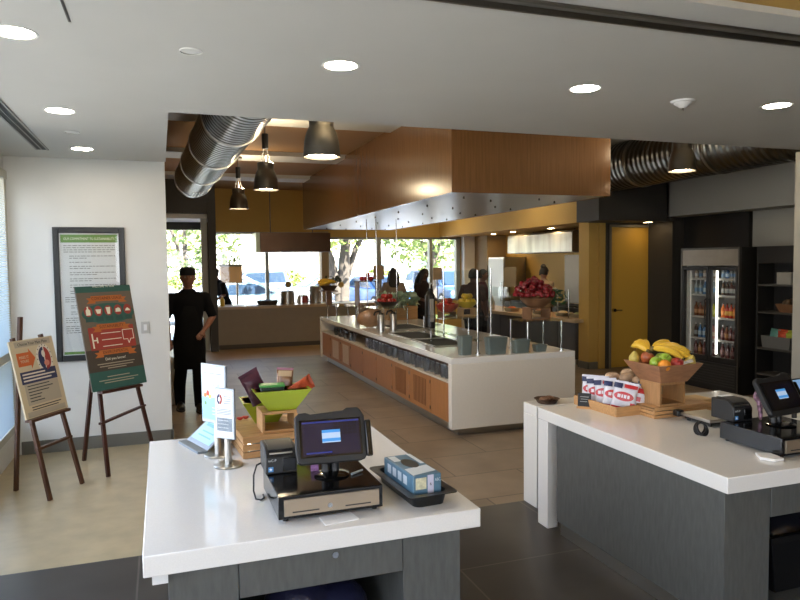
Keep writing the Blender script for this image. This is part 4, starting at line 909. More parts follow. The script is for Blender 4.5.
for i, (x0, x1, y0, y1) in enumerate(((0.24, 0.69, 1.0, 1.75), (0.24, 0.69, 1.85, 2.75), (0.50, 1.0, 3.2, 3.95))):
    ww = B().box(x0, x1, y0, y1, ZI, ZI + 0.004).go('food_well', well, isl)
    B().box(x0 - 0.03, x1 + 0.03, y0 - 0.03, y0, ZI, ZI + 0.012).box(x0 - 0.03, x1 + 0.03, y1, y1 + 0.03, ZI, ZI + 0.012).box(x0 - 0.03, x0, y0, y1, ZI, ZI + 0.012).box(x1, x1 + 0.03, y0, y1, ZI, ZI + 0.012).go('well_rim', steel, ww)
cupm = glass('cup glass', (0.80, 0.82, 0.84), 0.22, 0.05)
cup = None; ci = 0
bays = ((6.80, 7.25, 'first bay from the near end'), (7.40, 7.90, 'second bay from the near end'), (8.05, 8.55, 'third bay from the near end'), (8.72, 9.30, 'middle bay'), (9.42, 10.05, 'bay just beyond the middle'), (10.85, 11.35, 'second last bay'), (11.5, 12.05, 'last bay at the far end'))
for y0, y1, nm in bays:
    y = y0
    while y < y1:
        lab = 'clear drinking glass on the island slot shelf, ' + nm
        p = (2.99 + 0.02 * math.sin(y * 40), y, 0.593)
        if cup is None:
            cup = thing('drinking_glass', lab, 'glass', p, group='glasses on the island shelf, ' + nm)
            B().lathe([(0.001, 0.0), (0.034, 0.0), (0.04, 0.13), (0.038, 0.13), (0.032, 0.008), (0.001, 0.008)], 16).go('glass_body', cupm, cup)
        else: dup(cup, p, label=lab, group='glasses on the island shelf, ' + nm)
        y += 0.104
# glass shelves on posts
def glass_shelf(label, x0, x1, y0, y1, z, zt=None, rods=()):
    t = thing('sneeze_guard', label, 'sneeze guard', (x0, y0, ZI + 0.0005))
    w, d, h = x1 - x0, y1 - y0, z - ZI
    B().box(0, w, 0, d, h, h + 0.008).go('shelf_glass', guard, t)
    for px in ((0.03, w - 0.03) if w > 0.2 else (w / 2,)):
        for py in (0.03, d - 0.03):
            tall = zt and py < d / 2
            B().cyl((px, py, 0), (px, py, (zt - ZI) if tall else h), 0.011, n=12).go('post', chrome, t)
            B().cyl((px, py, 0), (px, py, 0.01), 0.03, n=16).go('post_foot', chrome, t)
    if zt: B().box(0.03, w - 0.03, 0.026, 0.032, 0.12, zt - ZI - 0.02).go('upright_glass', guard, t)
    else: B().box(0.03, w - 0.03, 0.012, 0.018, 0.10, h - 0.01).go('upright_glass', guard, t)
    for rx, ry in rods: B().cyl((rx, ry, h + 0.008), (rx, ry, 2.644 - ZI), 0.009, n=8).go('hanging_rod', chrome, t)
    return t
glass_shelf('glass guard with tall chrome posts at the near end of the island', 3.27, 3.36, 6.80, 8.25, 1.0, 1.79)
glass_shelf('low glass shelf at the near right corner carrying the red flowers', 3.86, 4.36, 6.70, 7.15, 1.20)
glass_shelf('glass shelf over the wells carrying the red and yellow bowls', 3.62, 4.40, 8.55, 9.35, 1.10, 1.79)
glass_shelf('glass shelf with hanging rods carrying the tomato bowl', 3.35, 3.95, 10.75, 11.4, 1.12, None, ((0.03, 0.56), (0.20, 0.56), (0.57, 0.56)))
glass_shelf('glass shelf at the far end of the island near the bananas', 2.96, 3.42, 11.95, 12.7, 1.10)
slate = mat('grey green acrylic', '#5f6a68', 0.3, var=0.04, vscale=20)
for x, y, w, h, l in ((3.16, 6.84, 0.15, 0.21, 'tall grey green tub left of the chrome post on the island'), (3.50, 6.76, 0.25, 0.19, 'widest grey green tub at the near end of the island'), (3.80, 6.735, 0.20, 0.15, 'middle sized grey green tub right of the widest one'), (4.06, 6.76, 0.15, 0.08, 'lowest grey green tub at the right end of the island top')):
    t = thing('serving_tub', l, 'tub', (x, y, ZI + 0.0005))
    def sc(f, z, k=0.0): return rr(-w / 2 * f + k, w / 2 * f - k, -0.06 * f + k, 0.06 * f - k, 0.025, z)
    B().loft([sc(0.86, 0), sc(1.0, h - 0.02), sc(1.03, h - 0.01), sc(1.03, h), sc(1.0, h, 0.006), sc(0.86, 0.008, 0.006)]).go('tub_body', slate, t)
def round_bowl(name, label, x, y, z, r, h, m):
    t = thing(name, label, 'bowl', (x, y, z))
    B().lathe([(0.001, 0), (r * 0.5, 0), (r * 0.85, h * 0.5), (r, h), (r * 0.95, h), (r * 0.8, h * 0.5), (r * 0.45, 0.01), (0.001, 0.01)], 28).go('bowl_body', m, t)
    return t
def wood_box(label, x, y, z, w, d, h, m=pine): return box_riser(label, x - w / 2, y - d / 2, z, w, d, h, 0, m)
dkw = mat('dark box wood', '#6f4e33', 0.55, var=0.15, vscale=9)
wood_box('wood box under the yellow pepper bowl on the island', 4.15, 8.9, 1.109, 0.22, 0.2, 0.12)
wood_box('dark wood box under the red pepper bowl on the island', 3.84, 8.9, 1.109, 0.20, 0.2, 0.07, dkw)
wood_box('dark wood box under the red flower bowl on the island', 4.12, 6.93, 1.209, 0.26, 0.2, 0.14, dkw)
redb = mat('red lacquer bowl', '#a23a2c', 0.3); yelb = mat('yellow bowl', '#c2a02e', 0.35)
def produce(label, name, cat, spots, r, m, stem=None):
    o = None
    for k, (x, y, z) in enumerate(spots):
        lab = label
        if o is None:
            o = thing(name, lab, cat, (x, y, z), group=cat + 's: ' + label[:48])
            B().lathe([(0.001, -0.8 * r), (0.6 * r, -0.72 * r), (0.97 * r, -0.15 * r), (0.98 * r, 0.2 * r), (0.6 * r, 0.78 * r), (0.2 * r, 0.8 * r), (0.001, 0.7 * r)], 14).go('fruit_body', m, o)
            B().cyl((0, 0, 0.68 * r), (0.003, 0, 0.95 * r), 0.12 * r, 0.08 * r, 6).go('stem', mat('green stem', '#4d6b2c', 0.7), o)
        else: dup(o, (x, y, z))
tom = mat('tomato red', '#b02a22', 0.28, var=0.1, vscale=12); pep = mat('yellow pepper', '#d3a824', 0.3, var=0.12, vscale=12)
def heap(x, y, z, R_, r, n1=6, top=True):
    L = [(x + R_ * math.cos(k * 2 * PI / n1 + 0.4), y + R_ * math.sin(k * 2 * PI / n1 + 0.4), z) for k in range(n1)] + [(x, y, z)]
    if top: L += [(x + R_ * 0.5 * math.cos(k * 2 * PI / 3), y + R_ * 0.5 * math.sin(k * 2 * PI / 3), z + r * 1.4) for k in range(3)]
    return L
round_bowl('produce_bowl', 'red bowl of tomatoes left of the yellow peppers on the island', 3.84, 8.9, 1.180, 0.17, 0.11, redb)
produce('red tomato heaped in the red bowl beside the yellow peppers', 'tomato', 'tomato', heap(3.84, 8.9, 1.275, 0.085, 0.045), 0.045, tom)
round_bowl('produce_bowl', 'yellow bowl of yellow peppers on a wood box on the island', 4.15, 8.9, 1.230, 0.15, 0.09, yelb)
produce('yellow pepper heaped in the yellow bowl on the island', 'pepper', 'pepper', heap(4.15, 8.9, 1.32, 0.08, 0.05), 0.05, pep)
round_bowl('produce_bowl', 'dark bowl of tomatoes farther along the island under the rods', 3.64, 11.05, 1.129, 0.22, 0.10, mat('dark bowl', '#2e2622', 0.35))
produce('red tomato heaped in the dark bowl under the hanging rods', 'tomato', 'tomato', heap(3.64, 11.05, 1.235, 0.12, 0.055, 7), 0.055, tom)
produce('small red tomato on the brown display box behind the glass', 'tomato', 'tomato', [(3.62, 12.2, 1.595), (3.72, 12.2, 1.595), (3.67, 12.29, 1.595), (3.57, 12.29, 1.595), (3.66, 12.22, 1.665)], 0.05, tom)
wood_box('brown display box holding a few tomatoes at the far end of the island', 3.66, 12.24, ZI + 0.0005, 0.42, 0.3, 0.695, dkw)
# flowers in the bowl at the near right corner
fl = thing('flower_bowl', 'dark bowl of glossy red flowers with green leaves on the island corner', 'flowers', (4.12, 6.93, 1.3495))
B().lathe([(0.001, 0), (0.09, 0), (0.16, 0.06), (0.20, 0.11), (0.19, 0.11), (0.15, 0.06), (0.08, 0.01), (0.001, 0.01)], 24).go('bowl_body', dkw, fl)
random.seed(5)
b = B(); g_ = B()
for k in range(95):
    a = random.uniform(0, 2 * PI); q = random.uniform(0, 1) ** 0.5 * 0.25; z = 0.10 + 0.25 * (1 - (q / 0.28) ** 2) * random.uniform(0.6, 1)
    b.ball((q * math.cos(a) - 0.04, q * math.sin(a) * 0.8, z), (0.036, 0.036, 0.026), 8, 6, Euler((random.uniform(-1, 1), random.uniform(-1, 1), 0)).to_matrix().to_4x4())
for k in range(46):
    a = random.uniform(-0.9, 0.9); q = random.uniform(0.14, 0.34)
    M_ = Matrix.Translation((q * math.cos(a) + 0.02, q * math.sin(a) * 0.7, 0.10 + random.uniform(-0.06, 0.10))) @ Euler((random.uniform(-1, 1), random.uniform(-1, 1), random.uniform(0, 6))).to_matrix().to_4x4()
    g_.ball((0, 0, 0), (0.05, 0.02, 0.005), 8, 4, Matrix.Identity(4)) if False else g_.quad(*[M_ @ Vector(v) for v in ((-0.05, 0, 0), (0, -0.022, 0.006), (0.05, 0, 0), (0, 0.022, 0.006))])
b.go('blossoms', mat('glossy red petals', '#74161d', 0.22, var=0.4, vscale=14), fl, kind='stuff'); g_.go('leaves', mat('dark leaf', '#2b4a2a', 0.45, var=0.3, vscale=10), fl, kind='stuff')
# lettuce, dispenser, canisters, bread
lt = thing('lettuce_crate', 'wood crate of pale green lettuce in the middle of the island', 'lettuce', (4.12, 11.75, ZI + 0.0005))
B().box(-0.28, 0.28, -0.2, 0.2, 0, 0.24).go('crate', pine, lt, bevel=0.004)
b = B(); random.seed(9)
for k in range(150):
    M_ = Matrix.Translation((random.uniform(-0.33, 0.33), random.uniform(-0.22, 0.22), 0.24 + random.uniform(0, 0.22))) @ Euler((random.uniform(-1.2, 1.2), random.uniform(-1.2, 1.2), random.uniform(0, 6))).to_matrix().to_4x4()
    b.quad(*[M_ @ Vector(v) for v in ((-0.07, -0.03, 0), (0.02, -0.06, 0.02), (0.075, 0.02, 0), (-0.02, 0.06, 0.02))])
b.go('leaves', mat('lettuce leaf', '#a3b89c', 0.4, var=0.35, vscale=9), lt, kind='stuff')
dp = thing('oil_dispenser', 'tall black and white pump bottle beside the lettuce on the island', 'bottle', (3.98, 9.9, ZI + 0.0005))
B().lathe([(0.001, 0), (0.08, 0), (0.08, 0.5), (0.05, 0.56), (0.03, 0.58), (0.03, 0.62), (0.001, 0.62)], 20).go('bottle_body', mat('black bottle', '#1b1b1c', 0.3), dp)
B().box(-0.03, 0.03, -0.084, -0.079, 0.1, 0.46).go('label_panel', mat('bottle label', '#a9a6a0', 0.5), dp)
B().cyl((0, 0, 0.62), (0, 0, 0.70), 0.012).box(-0.012, 0.012, -0.07, 0.012, 0.69, 0.71).go('pump', whitep, dp)
for x, y, l in ((3.08, 9.62, 'left one of two steel canisters with black tops on the island'), (3.30, 9.70, 'right one of two steel canisters with black tops on the island')):
    t = thing('canister', l, 'canister', (x, y, ZI + 0.0005))
    B().lathe([(0.001, 0), (0.052, 0), (0.052, 0.25), (0.045, 0.26), (0.001, 0.26)], 20).go('canister_body', steel, t)
    B().lathe([(0.001, 0.26), (0.04, 0.26), (0.03, 0.285), (0.001, 0.29)], 16).go('lid', blackp, t)
    B().tube([(0, 0, 0.28), (-0.03, 0, 0.31), (-0.09, 0, 0.30), (-0.11, 0, 0.25)], 0.014, 8).go('spout', blackp, t)
bb = thing('bread_bag', 'large clear bag of bread loaves on the island\'s window side edge', 'bread', (3.12, 10.35, ZI + 0.0005))
remeshed(B().ball((0, 0, 0.16), (0.16, 0.13, 0.13)).ball((0.12, 0.12, 0.17), (0.14, 0.12, 0.12)).ball((-0.02, 0.2, 0.13), (0.13, 0.12, 0.12)).ball((0.03, 0.05, 0.07), (0.14, 0.13, 0.07)), 'loaves', mat('bread crust', '#b58c66', 0.6, var=0.25, vscale=8), bb, 0.02)
remeshed(B().ball((0.0, 0.02, 0.20), (0.22, 0.20, 0.2)).ball((0.10, 0.15, 0.22), (0.2, 0.2, 0.2)).ball((0.02, 0.05, 0.06), (0.22, 0.22, 0.06)), 'bag_film', glass('bag film', (0.93, 0.93, 0.94), 0.10, 0.25), bb, 0.025)
# bananas at the far end, cards and round discs on posts
st = thing('wood_pedestal', 'small dark wood pedestal under the far banana basket', 'stand', (2.99, 12.55, 1.109))
B().box(-0.05, 0.05, -0.05, 0.05, 0, 0.25).go('pedestal_post', dkw, st); B().box(-0.15, 0.15, -0.12, 0.12, 0.25, 0.27).go('pedestal_top', dkw, st)
fb = thing('fruit_basket', 'dark basket under the bananas at the far end of the island', 'basket', (2.99, 12.55, 1.3795))
B().lathe([(0.001, 0), (0.1, 0), (0.17, 0.09), (0.16, 0.09), (0.09, 0.01), (0.001, 0.01)], 20).go('basket_body', mat('dark wicker', '#4a3526', 0.7), fb)
banana_bunch('banana bunch in the dark basket at the far end of the island', (3.12, 12.5, 1.535), [(2.78, 12.42, 1.48), (2.76, 12.46, 1.51), (2.78, 12.52, 1.545), (2.80, 12.6, 1.56), (2.84, 12.66, 1.55)], 0.05, 0.03)
bushy = mat('basket greens', '#3f4a26', 0.5, var=0.3, vscale=12)
b = B()
for k in range(36):
    M_ = Matrix.Translation((3.08 + random.uniform(-0.12, 0.16), 12.62 + random.uniform(-0.08, 0.08), 1.51 + random.uniform(0, 0.13))) @ Euler((random.uniform(-1, 1), random.uniform(-1, 1), random.uniform(0, 6))).to_matrix().to_4x4()
    b.quad(*[M_ @ Vector(v) for v in ((-0.05, 0, 0), (0, -0.025, 0.01), (0.05, 0, 0), (0, 0.025, 0.01))])
tag(b.go('leafy_greens', bushy, kind='stuff'), 'dark leafy greens behind the bananas in the far basket', 'greens')
cardm = mat('kraft card', '#a88a62', 0.6)
def menu_card(label, x, y, z0, zc, w, h, m=cardm, yaw=0.0):
    t = thing('menu_card', label, 'menu card', (x, y, z0), yaw)
    B().lathe([(0.001, 0), (0.05, 0), (0.05, 0.008), (0.001, 0.008)], 16).go('base', dk_steel, t)
    B().cyl((0, 0.008, 0.006), (0, 0.008, zc - z0), 0.007, n=8).go('post', dk_steel, t)
    B().box(-w / 2, w / 2, -0.006, 0.006, zc - z0 - h / 2, zc - z0 + h / 2).go('card', m, t)
    return t
menu_card('brown menu card on a post before the tree trunk window', 3.68, 11.6, ZI + 0.0005, 1.72, 0.20, 0.25)
menu_card('tan menu card on a post beside the woman with long hair', 4.30, 10.35, ZI + 0.0005, 1.70, 0.16, 0.20)
def disc_sign(label, x, y, z0, zc, r=0.075):
    t = thing('round_sign', label, 'sign', (x, y, z0))
    B().lathe([(0.001, 0), (0.05, 0), (0.05, 0.008), (0.001, 0.008)], 16).go('base', dk_steel, t)
    B().cyl((0, 0.012, 0.006), (0, 0.012, zc - z0), 0.008, n=8).go('post', dk_steel, t)
    B().cyl((0, 0.006, zc - z0), (0, -0.006, zc - z0), r, n=28).go('disc', mat('sign cream', '#cdbf98', 0.5), t)
    B().cyl((0, -0.005, zc - z0), (0, -0.008, zc - z0), r * 0.78, n=28).go('disc_face', mat('sign ochre', '#a98a4a', 0.6), t)
disc_sign('round tan disc sign on a post at the far left corner of the island', 3.02, 12.82, ZI + 0.0005, 1.50, 0.065)

# ------------------------------------------------------------------ back counter under the windows
ctr_front = mat('grey tan counter front', '#8a7c69', 0.5, var=0.04, vscale=6); ctr_top = mat('tan stone top', '#b39a77', 0.3, var=0.08, vscale=40)
bc = thing('back_counter', 'long grey tan counter under the far windows', 'counter', (1.165, 15.5, 0))
B().box(0, 4.0, 0, 0.85, 0.10, 0.89).go('counter_body', ctr_front, bc); B().box(-0.005, 4.03, -0.03, 0.88, 0.89, 0.95).go('countertop', ctr_top, bc, bevel=0.004); B().box(0.02, 3.98, 0.02, 0.83, 0, 0.10).go('toe_kick', mat('toe brown', '#4b4238', 0.6), bc)
ZB = 0.9505
def pot(label, x, y, r, h):
    t = thing('stock_pot', label, 'pot', (x, y, ZB))
    B().lathe([(0.001, 0), (r, 0), (r, h), (r * 1.03, h + 0.006), (r * 0.96, h + 0.004), (r * 0.95, 0.01), (0.001, 0.01)], 28).go('pot_body', steel, t)
    B().lathe([(0.001, h + 0.03), (r * 0.6, h + 0.022), (r * 1.0, h + 0.008), (0.001, h + 0.007)], 28).go('lid', steel, t)
    for s in (-1, 1): B().tube([(s * r, -0.05, h * 0.75), (s * (r + 0.05), -0.04, h * 0.75), (s * (r + 0.05), 0.04, h * 0.75), (s * r, 0.05, h * 0.75)], 0.009, 8).go('handle', steel, t)
pot('wide low steel stock pot on the back counter', 2.80, 15.95, 0.17, 0.30)
pot('taller steel stock pot right of the low one on the back counter', 3.48, 15.95, 0.155, 0.40)
def bottle(name, label, x, y, z, r, h, m, cap, group=None, labelm=None, cat='bottle'):
    t = thing(name, label, cat, (x, y, z), group=group)
    B().lathe([(0.001, 0), (r * 0.95, 0), (r, h * 0.03), (r, h * 0.58), (r * 0.8, h * 0.68), (r * 0.38, h * 0.80), (r * 0.36, h * 0.92), (0.001, h * 0.92)], 14).go('bottle_body', m, t)
    B().cyl((0, 0, h * 0.915), (0, 0, h), r * 0.42, n=12).go('cap', cap, t)
    if labelm: B().lathe([(r * 1.015, h * 0.2), (r * 1.015, h * 0.48)], 14, cap=False).go('label_band', labelm, t)
    return t
bottle('squeeze_bottle', 'white squeeze bottle between the two stock pots', 3.08, 15.95, ZB, 0.04, 0.26, mat('white bottle', '#d2cec2', 0.4), mat('red cap', '#a83028', 0.4))
t = thing('tin_can', 'red labelled tin beside the white squeeze bottle', 'can', (3.22, 15.95, ZB)); B().lathe([(0.001, 0), (0.07, 0), (0.07, 0.2), (0.001, 0.2)], 20).go('can_body', steel, t); B().lathe([(0.0715, 0.02), (0.0715, 0.18)], 20, cap=False).go('label_band', mat('tin red', '#a8443c', 0.5), t)
bottle('detergent_bottle', 'yellow bottle at the left end of the back counter', 1.30, 15.75, ZB, 0.05, 0.24, mat('yellow plastic', '#c9a52a', 0.4), whitep)
t = thing('food_pan', 'steel pan of food left of the stock pots on the back counter', 'pan', (2.32, 15.9, ZB))
B().loft([rr(-0.20, 0.20, -0.14, 0.14, 0.03, 0), rr(-0.24, 0.24, -0.17, 0.17, 0.03, 0.10), rr(-0.235, 0.235, -0.165, 0.165, 0.03, 0.10), rr(-0.195, 0.195, -0.135, 0.135, 0.03, 0.01)]).go('pan_body', dk_steel, t); B().ball((0, 0, 0.06), (0.2, 0.14, 0.06), 16, 8).go('food', mat('dark food', '#4b4a3a', 0.6, var=0.4, vscale=12), t)
for x, y, l, c in ((1.62, 15.7, 'white paper sheet left of the pan on the back counter', paper), (1.95, 15.68, 'dark cutting mat beside the white sheet on the back counter', blackp), (3.86, 15.72, 'white paper sheet right of the tall stock pot', paper)):
    tag(B().box(x - 0.14, x + 0.14, y - 0.1, y + 0.1, ZB, ZB + 0.008).go('paper_sheet' if c is paper else 'cutting_mat', c, bevel=0.001), l, 'paper' if c is paper else 'mat')
disc_sign('round tan disc sign between the stock pots on the back counter', 2.87, 16.2, ZB, 1.40)
disc_sign('round tan disc sign at the right of the back counter', 4.17, 16.2, ZB, 1.37)
kh = thing('back_hood', 'brown reflecting steel hood hung over the back counter', 'hood', (2.06, 15.6, 2.165))
B().box(0.09, 1.72, 0, 0.9, 0, 0.44).go('hood_body', mat('hood steel with wood reflection', '#6b5240', 0.32, 0.8, var=0.1, vscale=3), kh, bevel=0.004)  # stainless front coloured brown in place of the wood canopy's reflection
B().box(0.0, 0.088, 0.02, 0.9, 0, 0.44).go('end_panel', mat('pale green steel', '#aab39a', 0.35, 0.5), kh, bevel=0.003)
B().cyl((0.4, 0.5, 0.44), (0.4, 0.5, ZU - 2.165), 0.012).cyl((1.4, 0.5, 0.44), (1.4, 0.5, ZU - 2.165), 0.012).go('hanger', dk_steel, kh)

# ------------------------------------------------------------------ serving counter and cooking alcove on the right
front = [(7.0, 9.98), (6.78, 10.12), (6.72, 10.7), (6.66, 11.8), (6.55, 12.6), (6.45, 13.4), (6.52, 14.3), (6.9, 15.0)]
back = [(7.45, 15.1), (7.4, 14.0), (7.42, 12.0), (7.44, 10.32), (7.3, 10.32), (7.3, 10.305), (6.975, 10.305), (6.97, 9.98)]
svc = thing('serving_counter', 'curved stone topped serving counter with dark grey base in the alcove', 'counter', (0, 0, 0))
B().prismz(front[1:] + back[:-3] + [(6.975, 10.305), (6.96, 10.12)], 0.80, 0.86).go('countertop', ctr_top, svc, bevel=0.004)
ins = [(x + 0.1, y) for x, y in front[2:]] + [(7.4, 15.0), (7.36, 14.0), (7.38, 12.0), (7.40, 10.4)]
B().prismz(ins, 0.09, 0.80).go('base_panel', mat('dark taupe laminate', '#4f4a44', 0.45, var=0.06, vscale=10), svc); B().prismz([(x + 0.04, y) for x, y in ins[:7]] + [(7.36, 14.9), (7.3, 10.45)], 0, 0.09).go('toe_kick', steel, svc)
b = B()
for k in range(2, 6): b.box(front[k][0] + 0.092, front[k][0] + 0.104, front[k][1] + 0.02, front[k][1] + 0.03, 0.1, 0.8)
b.go('panel_joint', black_paint, svc)
ZS = 0.8605
def food_tray(label, x, y, c, glow=0.0, w=0.34, d=0.24):
    t = thing('food_pan', label, 'pan', (x, y, ZS), R(90))
    B().loft([rr(-w / 2 + 0.03, w / 2 - 0.03, -d / 2 + 0.03, d / 2 - 0.03, 0.03, 0), rr(-w / 2, w / 2, -d / 2, d / 2, 0.03, 0.07), rr(-w / 2 + 0.008, w / 2 - 0.008, -d / 2 + 0.008, d / 2 - 0.008, 0.03, 0.07), rr(-w / 2 + 0.04, w / 2 - 0.04, -d / 2 + 0.04, d / 2 - 0.04, 0.03, 0.008)]).go('pan_body', steel, t)
    B().ball((0, 0, 0.05), (w / 2 - 0.04, d / 2 - 0.04, 0.05), 16, 8).go('food', mat('food ' + c, c, 0.5, var=0.4, vscale=16), t)
food_tray('pan of orange food under the heat lamp at the far end of the serving counter', 6.85, 12.5, '#c8662c')
food_tray('pan of pale food near the column on the serving counter', 7.08, 10.95, '#c7b48a')
food_tray('pan of brown food between the pale and orange food pans', 6.98, 11.6, '#8a5a34')
food_tray('pan of green salad closest to the tan column', 7.12, 10.5, '#6d7a3e')
for x, y, zt in ((6.92, 12.35, 1.15), (7.0, 11.4, 1.15)):
    t = thing('heat_lamp', 'small warm heat lamp over the %s on the serving counter' % ('orange food pan' if y > 12 else 'brown food pan'), 'heat lamp', (x + 0.25, y, ZS))
    B().lathe([(0.001, 0), (0.07, 0), (0.07, 0.012), (0.001, 0.012)], 16).tube([(0, 0, 0.01), (0, 0, 0.46), (-0.05, 0, 0.5), (-0.2, 0, 0.48)], 0.012, 8).go('stand', steel, t)
    B().lathe([(0.02, 0.48), (0.07, 0.41), (0.065, 0.41), (0.015, 0.475)], 20, (-0.2, 0, 0)).go('lamp_shade', steel, t)
    B().ball((-0.2, 0, 0.435), 0.022, 10, 8).go('bulb', mat('heat bulb', '#ff9a4a', 0.4, emit=55.0), t)
bottle('squeeze_bottle', 'white bottle at the far left end of the serving counter', 6.75, 13.2, ZS, 0.06, 0.28, MATS['white bottle'], whitep)
t = thing('plate_stack', 'stack of white plates beyond the white bottle on the serving counter', 'plates', (6.85, 13.7, ZS))
b = B()
for k in range(9): b.lathe([(0.001, k * 0.02), (0.08, k * 0.02), (0.13, k * 0.02 + 0.014), (0.13, k * 0.02 + 0.018), (0.08, k * 0.02 + 0.008), (0.001, k * 0.02 + 0.008)], 24)
b.go('plates', whitep, t)
t = thing('serving_tower', 'tall black narrow display tower at the far end of the serving counter', 'display', (6.72, 14.05, ZS))
B().box(-0.05, 0.05, -0.05, 0.05, 0, 0.86).go('tower_body', blackp, t, bevel=0.004); B().box(-0.02, 0.02, -0.053, -0.049, 0.5, 0.84).go('label_panel', mat('pale strip', '#b8b8b4', 0.5), t)
sg2 = thing('sneeze_guard', 'glass guard on chrome posts along the serving counter', 'sneeze guard', (0, 0, ZS))
for y, x in ((10.45, 6.87), (11.5, 6.80), (12.6, 6.70), (13.5, 6.66)): B().cyl((x, y, 0), (x, y, 0.52), 0.011, n=10).go('post', chrome, sg2)
B().loft([[(6.87, 10.4, 0.12), (6.80, 11.5, 0.12), (6.70, 12.6, 0.12), (6.66, 13.55, 0.12), (6.66, 13.55, 0.5), (6.70, 12.6, 0.5), (6.80, 11.5, 0.5), (6.87, 10.4, 0.5)], [(x + 0.008, y, z) for x, y, z in ((6.87, 10.4, 0.12), (6.80, 11.5, 0.12), (6.70, 12.6, 0.12), (6.66, 13.55, 0.12), (6.66, 13.55, 0.5), (6.70, 12.6, 0.5), (6.80, 11.5, 0.5), (6.87, 10.4, 0.5))]]).go('shelf_glass', guard, sg2)
ck = thing('cooking_range', 'black cooking range against the back wall of the alcove', 'range', (7.97, 10.5, 0))
B().box(0, 0.60, 0, 4.4, 0, 0.92).go('range_body', mat('range black', '#1c1b1a', 0.4), ck, bevel=0.004)
for k in range(4): B().box(-0.012, 0.0, 0.1 + k * 1.08, 1.05 + k * 1.08, 0.15, 0.7).go('oven_door', dk_steel, ck); B().tube([(-0.03, 0.2 + k * 1.08, 0.72), (-0.03, 0.95 + k * 1.08, 0.72)], 0.012).go('handle', steel, ck)
b = B()
for k in range(6): b.box(0.05, 0.55, 0.15 + k * 0.7, 0.75 + k * 0.7, 0.92, 0.95)
b.go('grate', black_paint, ck)
struct(B().box(8.57, 8.6, 10.05, 13.2, 0.95, 2.02), 'trim_3', mat('dull steel backsplash', '#6d5f4c', 0.4, 0.5))
rh = thing('range_hood', 'reflection streaked stainless steel hood high over the cooking range', 'hood', (7.9, 11.9, 2.08))
B().prism([(0, 0), (0.7, 0), (0.7, 0.44), (0.05, 0.44), (0, 0.40)], 0, 2.72).go('hood_body', mat('reflection streaked stainless', '#a19d90', 0.30, 0.8, var=0.45, vscale=1.6, stretch=(1, 1.6, 0.25)), rh, bevel=0.004)  # upright mirror reflections painted into the steel colour as stretched noise
B().box(0.05, 0.65, 0.05, 2.67, -0.01, 0.003).go('filter_panel', dk_steel, rh)
for y in (0.5, 2.2): B().cyl((0.4, y, 0.44), (0.4, y, 0.494), 0.012).go('hanger', dk_steel, rh)
fg = thing('upright_fridge', 'pale steel upright cabinet behind the woman in the alcove', 'fridge', (7.99, 14.95, 0))
B().box(0, 0.6, 0, 0.85, 0.1, 2.0).go('body', steel, fg, bevel=0.006); B().box(-0.02, 0.0, 0.02, 0.83, 0.15, 1.96).go('door', mat('pale steel', '#b4b6b4', 0.45, 0.4), fg, bevel=0.004)
for fx in (0.05, 0.5):
    for fy in (0.05, 0.75): B().cyl((fx, fy, 0), (fx, fy, 0.1), 0.02).go('foot', blackp, fg)
B().tube([(-0.05, 0.1, 0.9), (-0.05, 0.1, 1.4)], 0.012).box(-0.05, -0.02, 0.09, 0.11, 0.92, 0.94).box(-0.05, -0.02, 0.09, 0.11, 1.36, 1.38).go('handle', chrome, fg)
for y, z, w, h, l in ((11.75, 1.56, 0.62, 0.46, 'white notice on the steel backsplash right of the woman\'s head'), (10.65, 1.56, 0.62, 0.46, 'white notice on the steel backsplash beside the tan column')):
    t = thing('wall_notice', l, 'notice', (8.57, y, z))
    B().box(-0.008, 0, -w / 2, w / 2, -h / 2, h / 2).go('sheet', mat('notice sheet', '#b9b6ae', 0.5), t); B().box(-0.0095, -0.0078, -w / 2, w / 2, h / 2 - 0.07, h / 2).go('header_band', mat('notice header', '#6f8a96', 0.5), t)
    b = B()
    for k in range(6): b.box(-0.0095, -0.0078, -w / 2 + 0.06, w / 2 - 0.06 - 0.08 * (k % 2), h / 2 - 0.14 - k * 0.05, h / 2 - 0.125 - k * 0.05)
    b.go('text_lines', mat('notice ink', '#8d7c74', 0.6), t)
for x, z, w, h, l in ((8.18, 1.55, 0.22, 0.5, 'narrow grey framed notice on the taupe wall'),):
    t = thing('wall_notice', l, 'notice', (x, 16.0, z))
    B().box(-w / 2, w / 2, -0.012, 0, -h / 2, h / 2).go('frame', mat('notice frame', '#5e564a', 0.5), t); B().box(-w / 2 + 0.02, w / 2 - 0.02, -0.014, -0.011, -h / 2 + 0.02, h / 2 - 0.02).go('sheet', mat('dim sheet', '#8f8672', 0.6), t)
menu_card('pale menu card in a dark stand on the serving counter left of the woman', 7.05, 12.95, ZS, 1.56, 0.30, 0.42, mat('dim sheet', '#a39a86', 0.6))

# ------------------------------------------------------------------ drinks cooler, shelving and the right edge
co = thing('drinks_cooler', 'tall black two door drinks cooler with a steel header and lit shelves', 'cooler', (7.44, 7.20, 0))
cb_ = mat('cooler black', '#191816', 0.42); cw_ = mat('cooler interior', '#b9bbb6', 0.5)
B().box(0.03, 0.84, 0, 0.04, 0, 2.05).box(0.03, 0.84, 1.06, 1.10, 0, 2.05).box(0.80, 0.84, 0.04, 1.06, 0, 2.05).box(0.03, 0.80, 0.04, 1.06, 2.0, 2.05).box(0.03, 0.80, 0.04, 1.06, 0.0, 0.46).box(0.0, 0.03, 0, 1.10, 0.0, 0.40).go('cabinet', cb_, co, bevel=0.004)
B().box(0.06, 0.79, 0.045, 0.06, 0.46, 2.0).box(0.06, 0.79, 1.04, 1.055, 0.46, 2.0).box(0.77, 0.795, 0.06, 1.04, 0.46, 2.0).box(0.06, 0.78, 0.06, 1.04, 0.462, 0.47).go('liner', cw_, co)
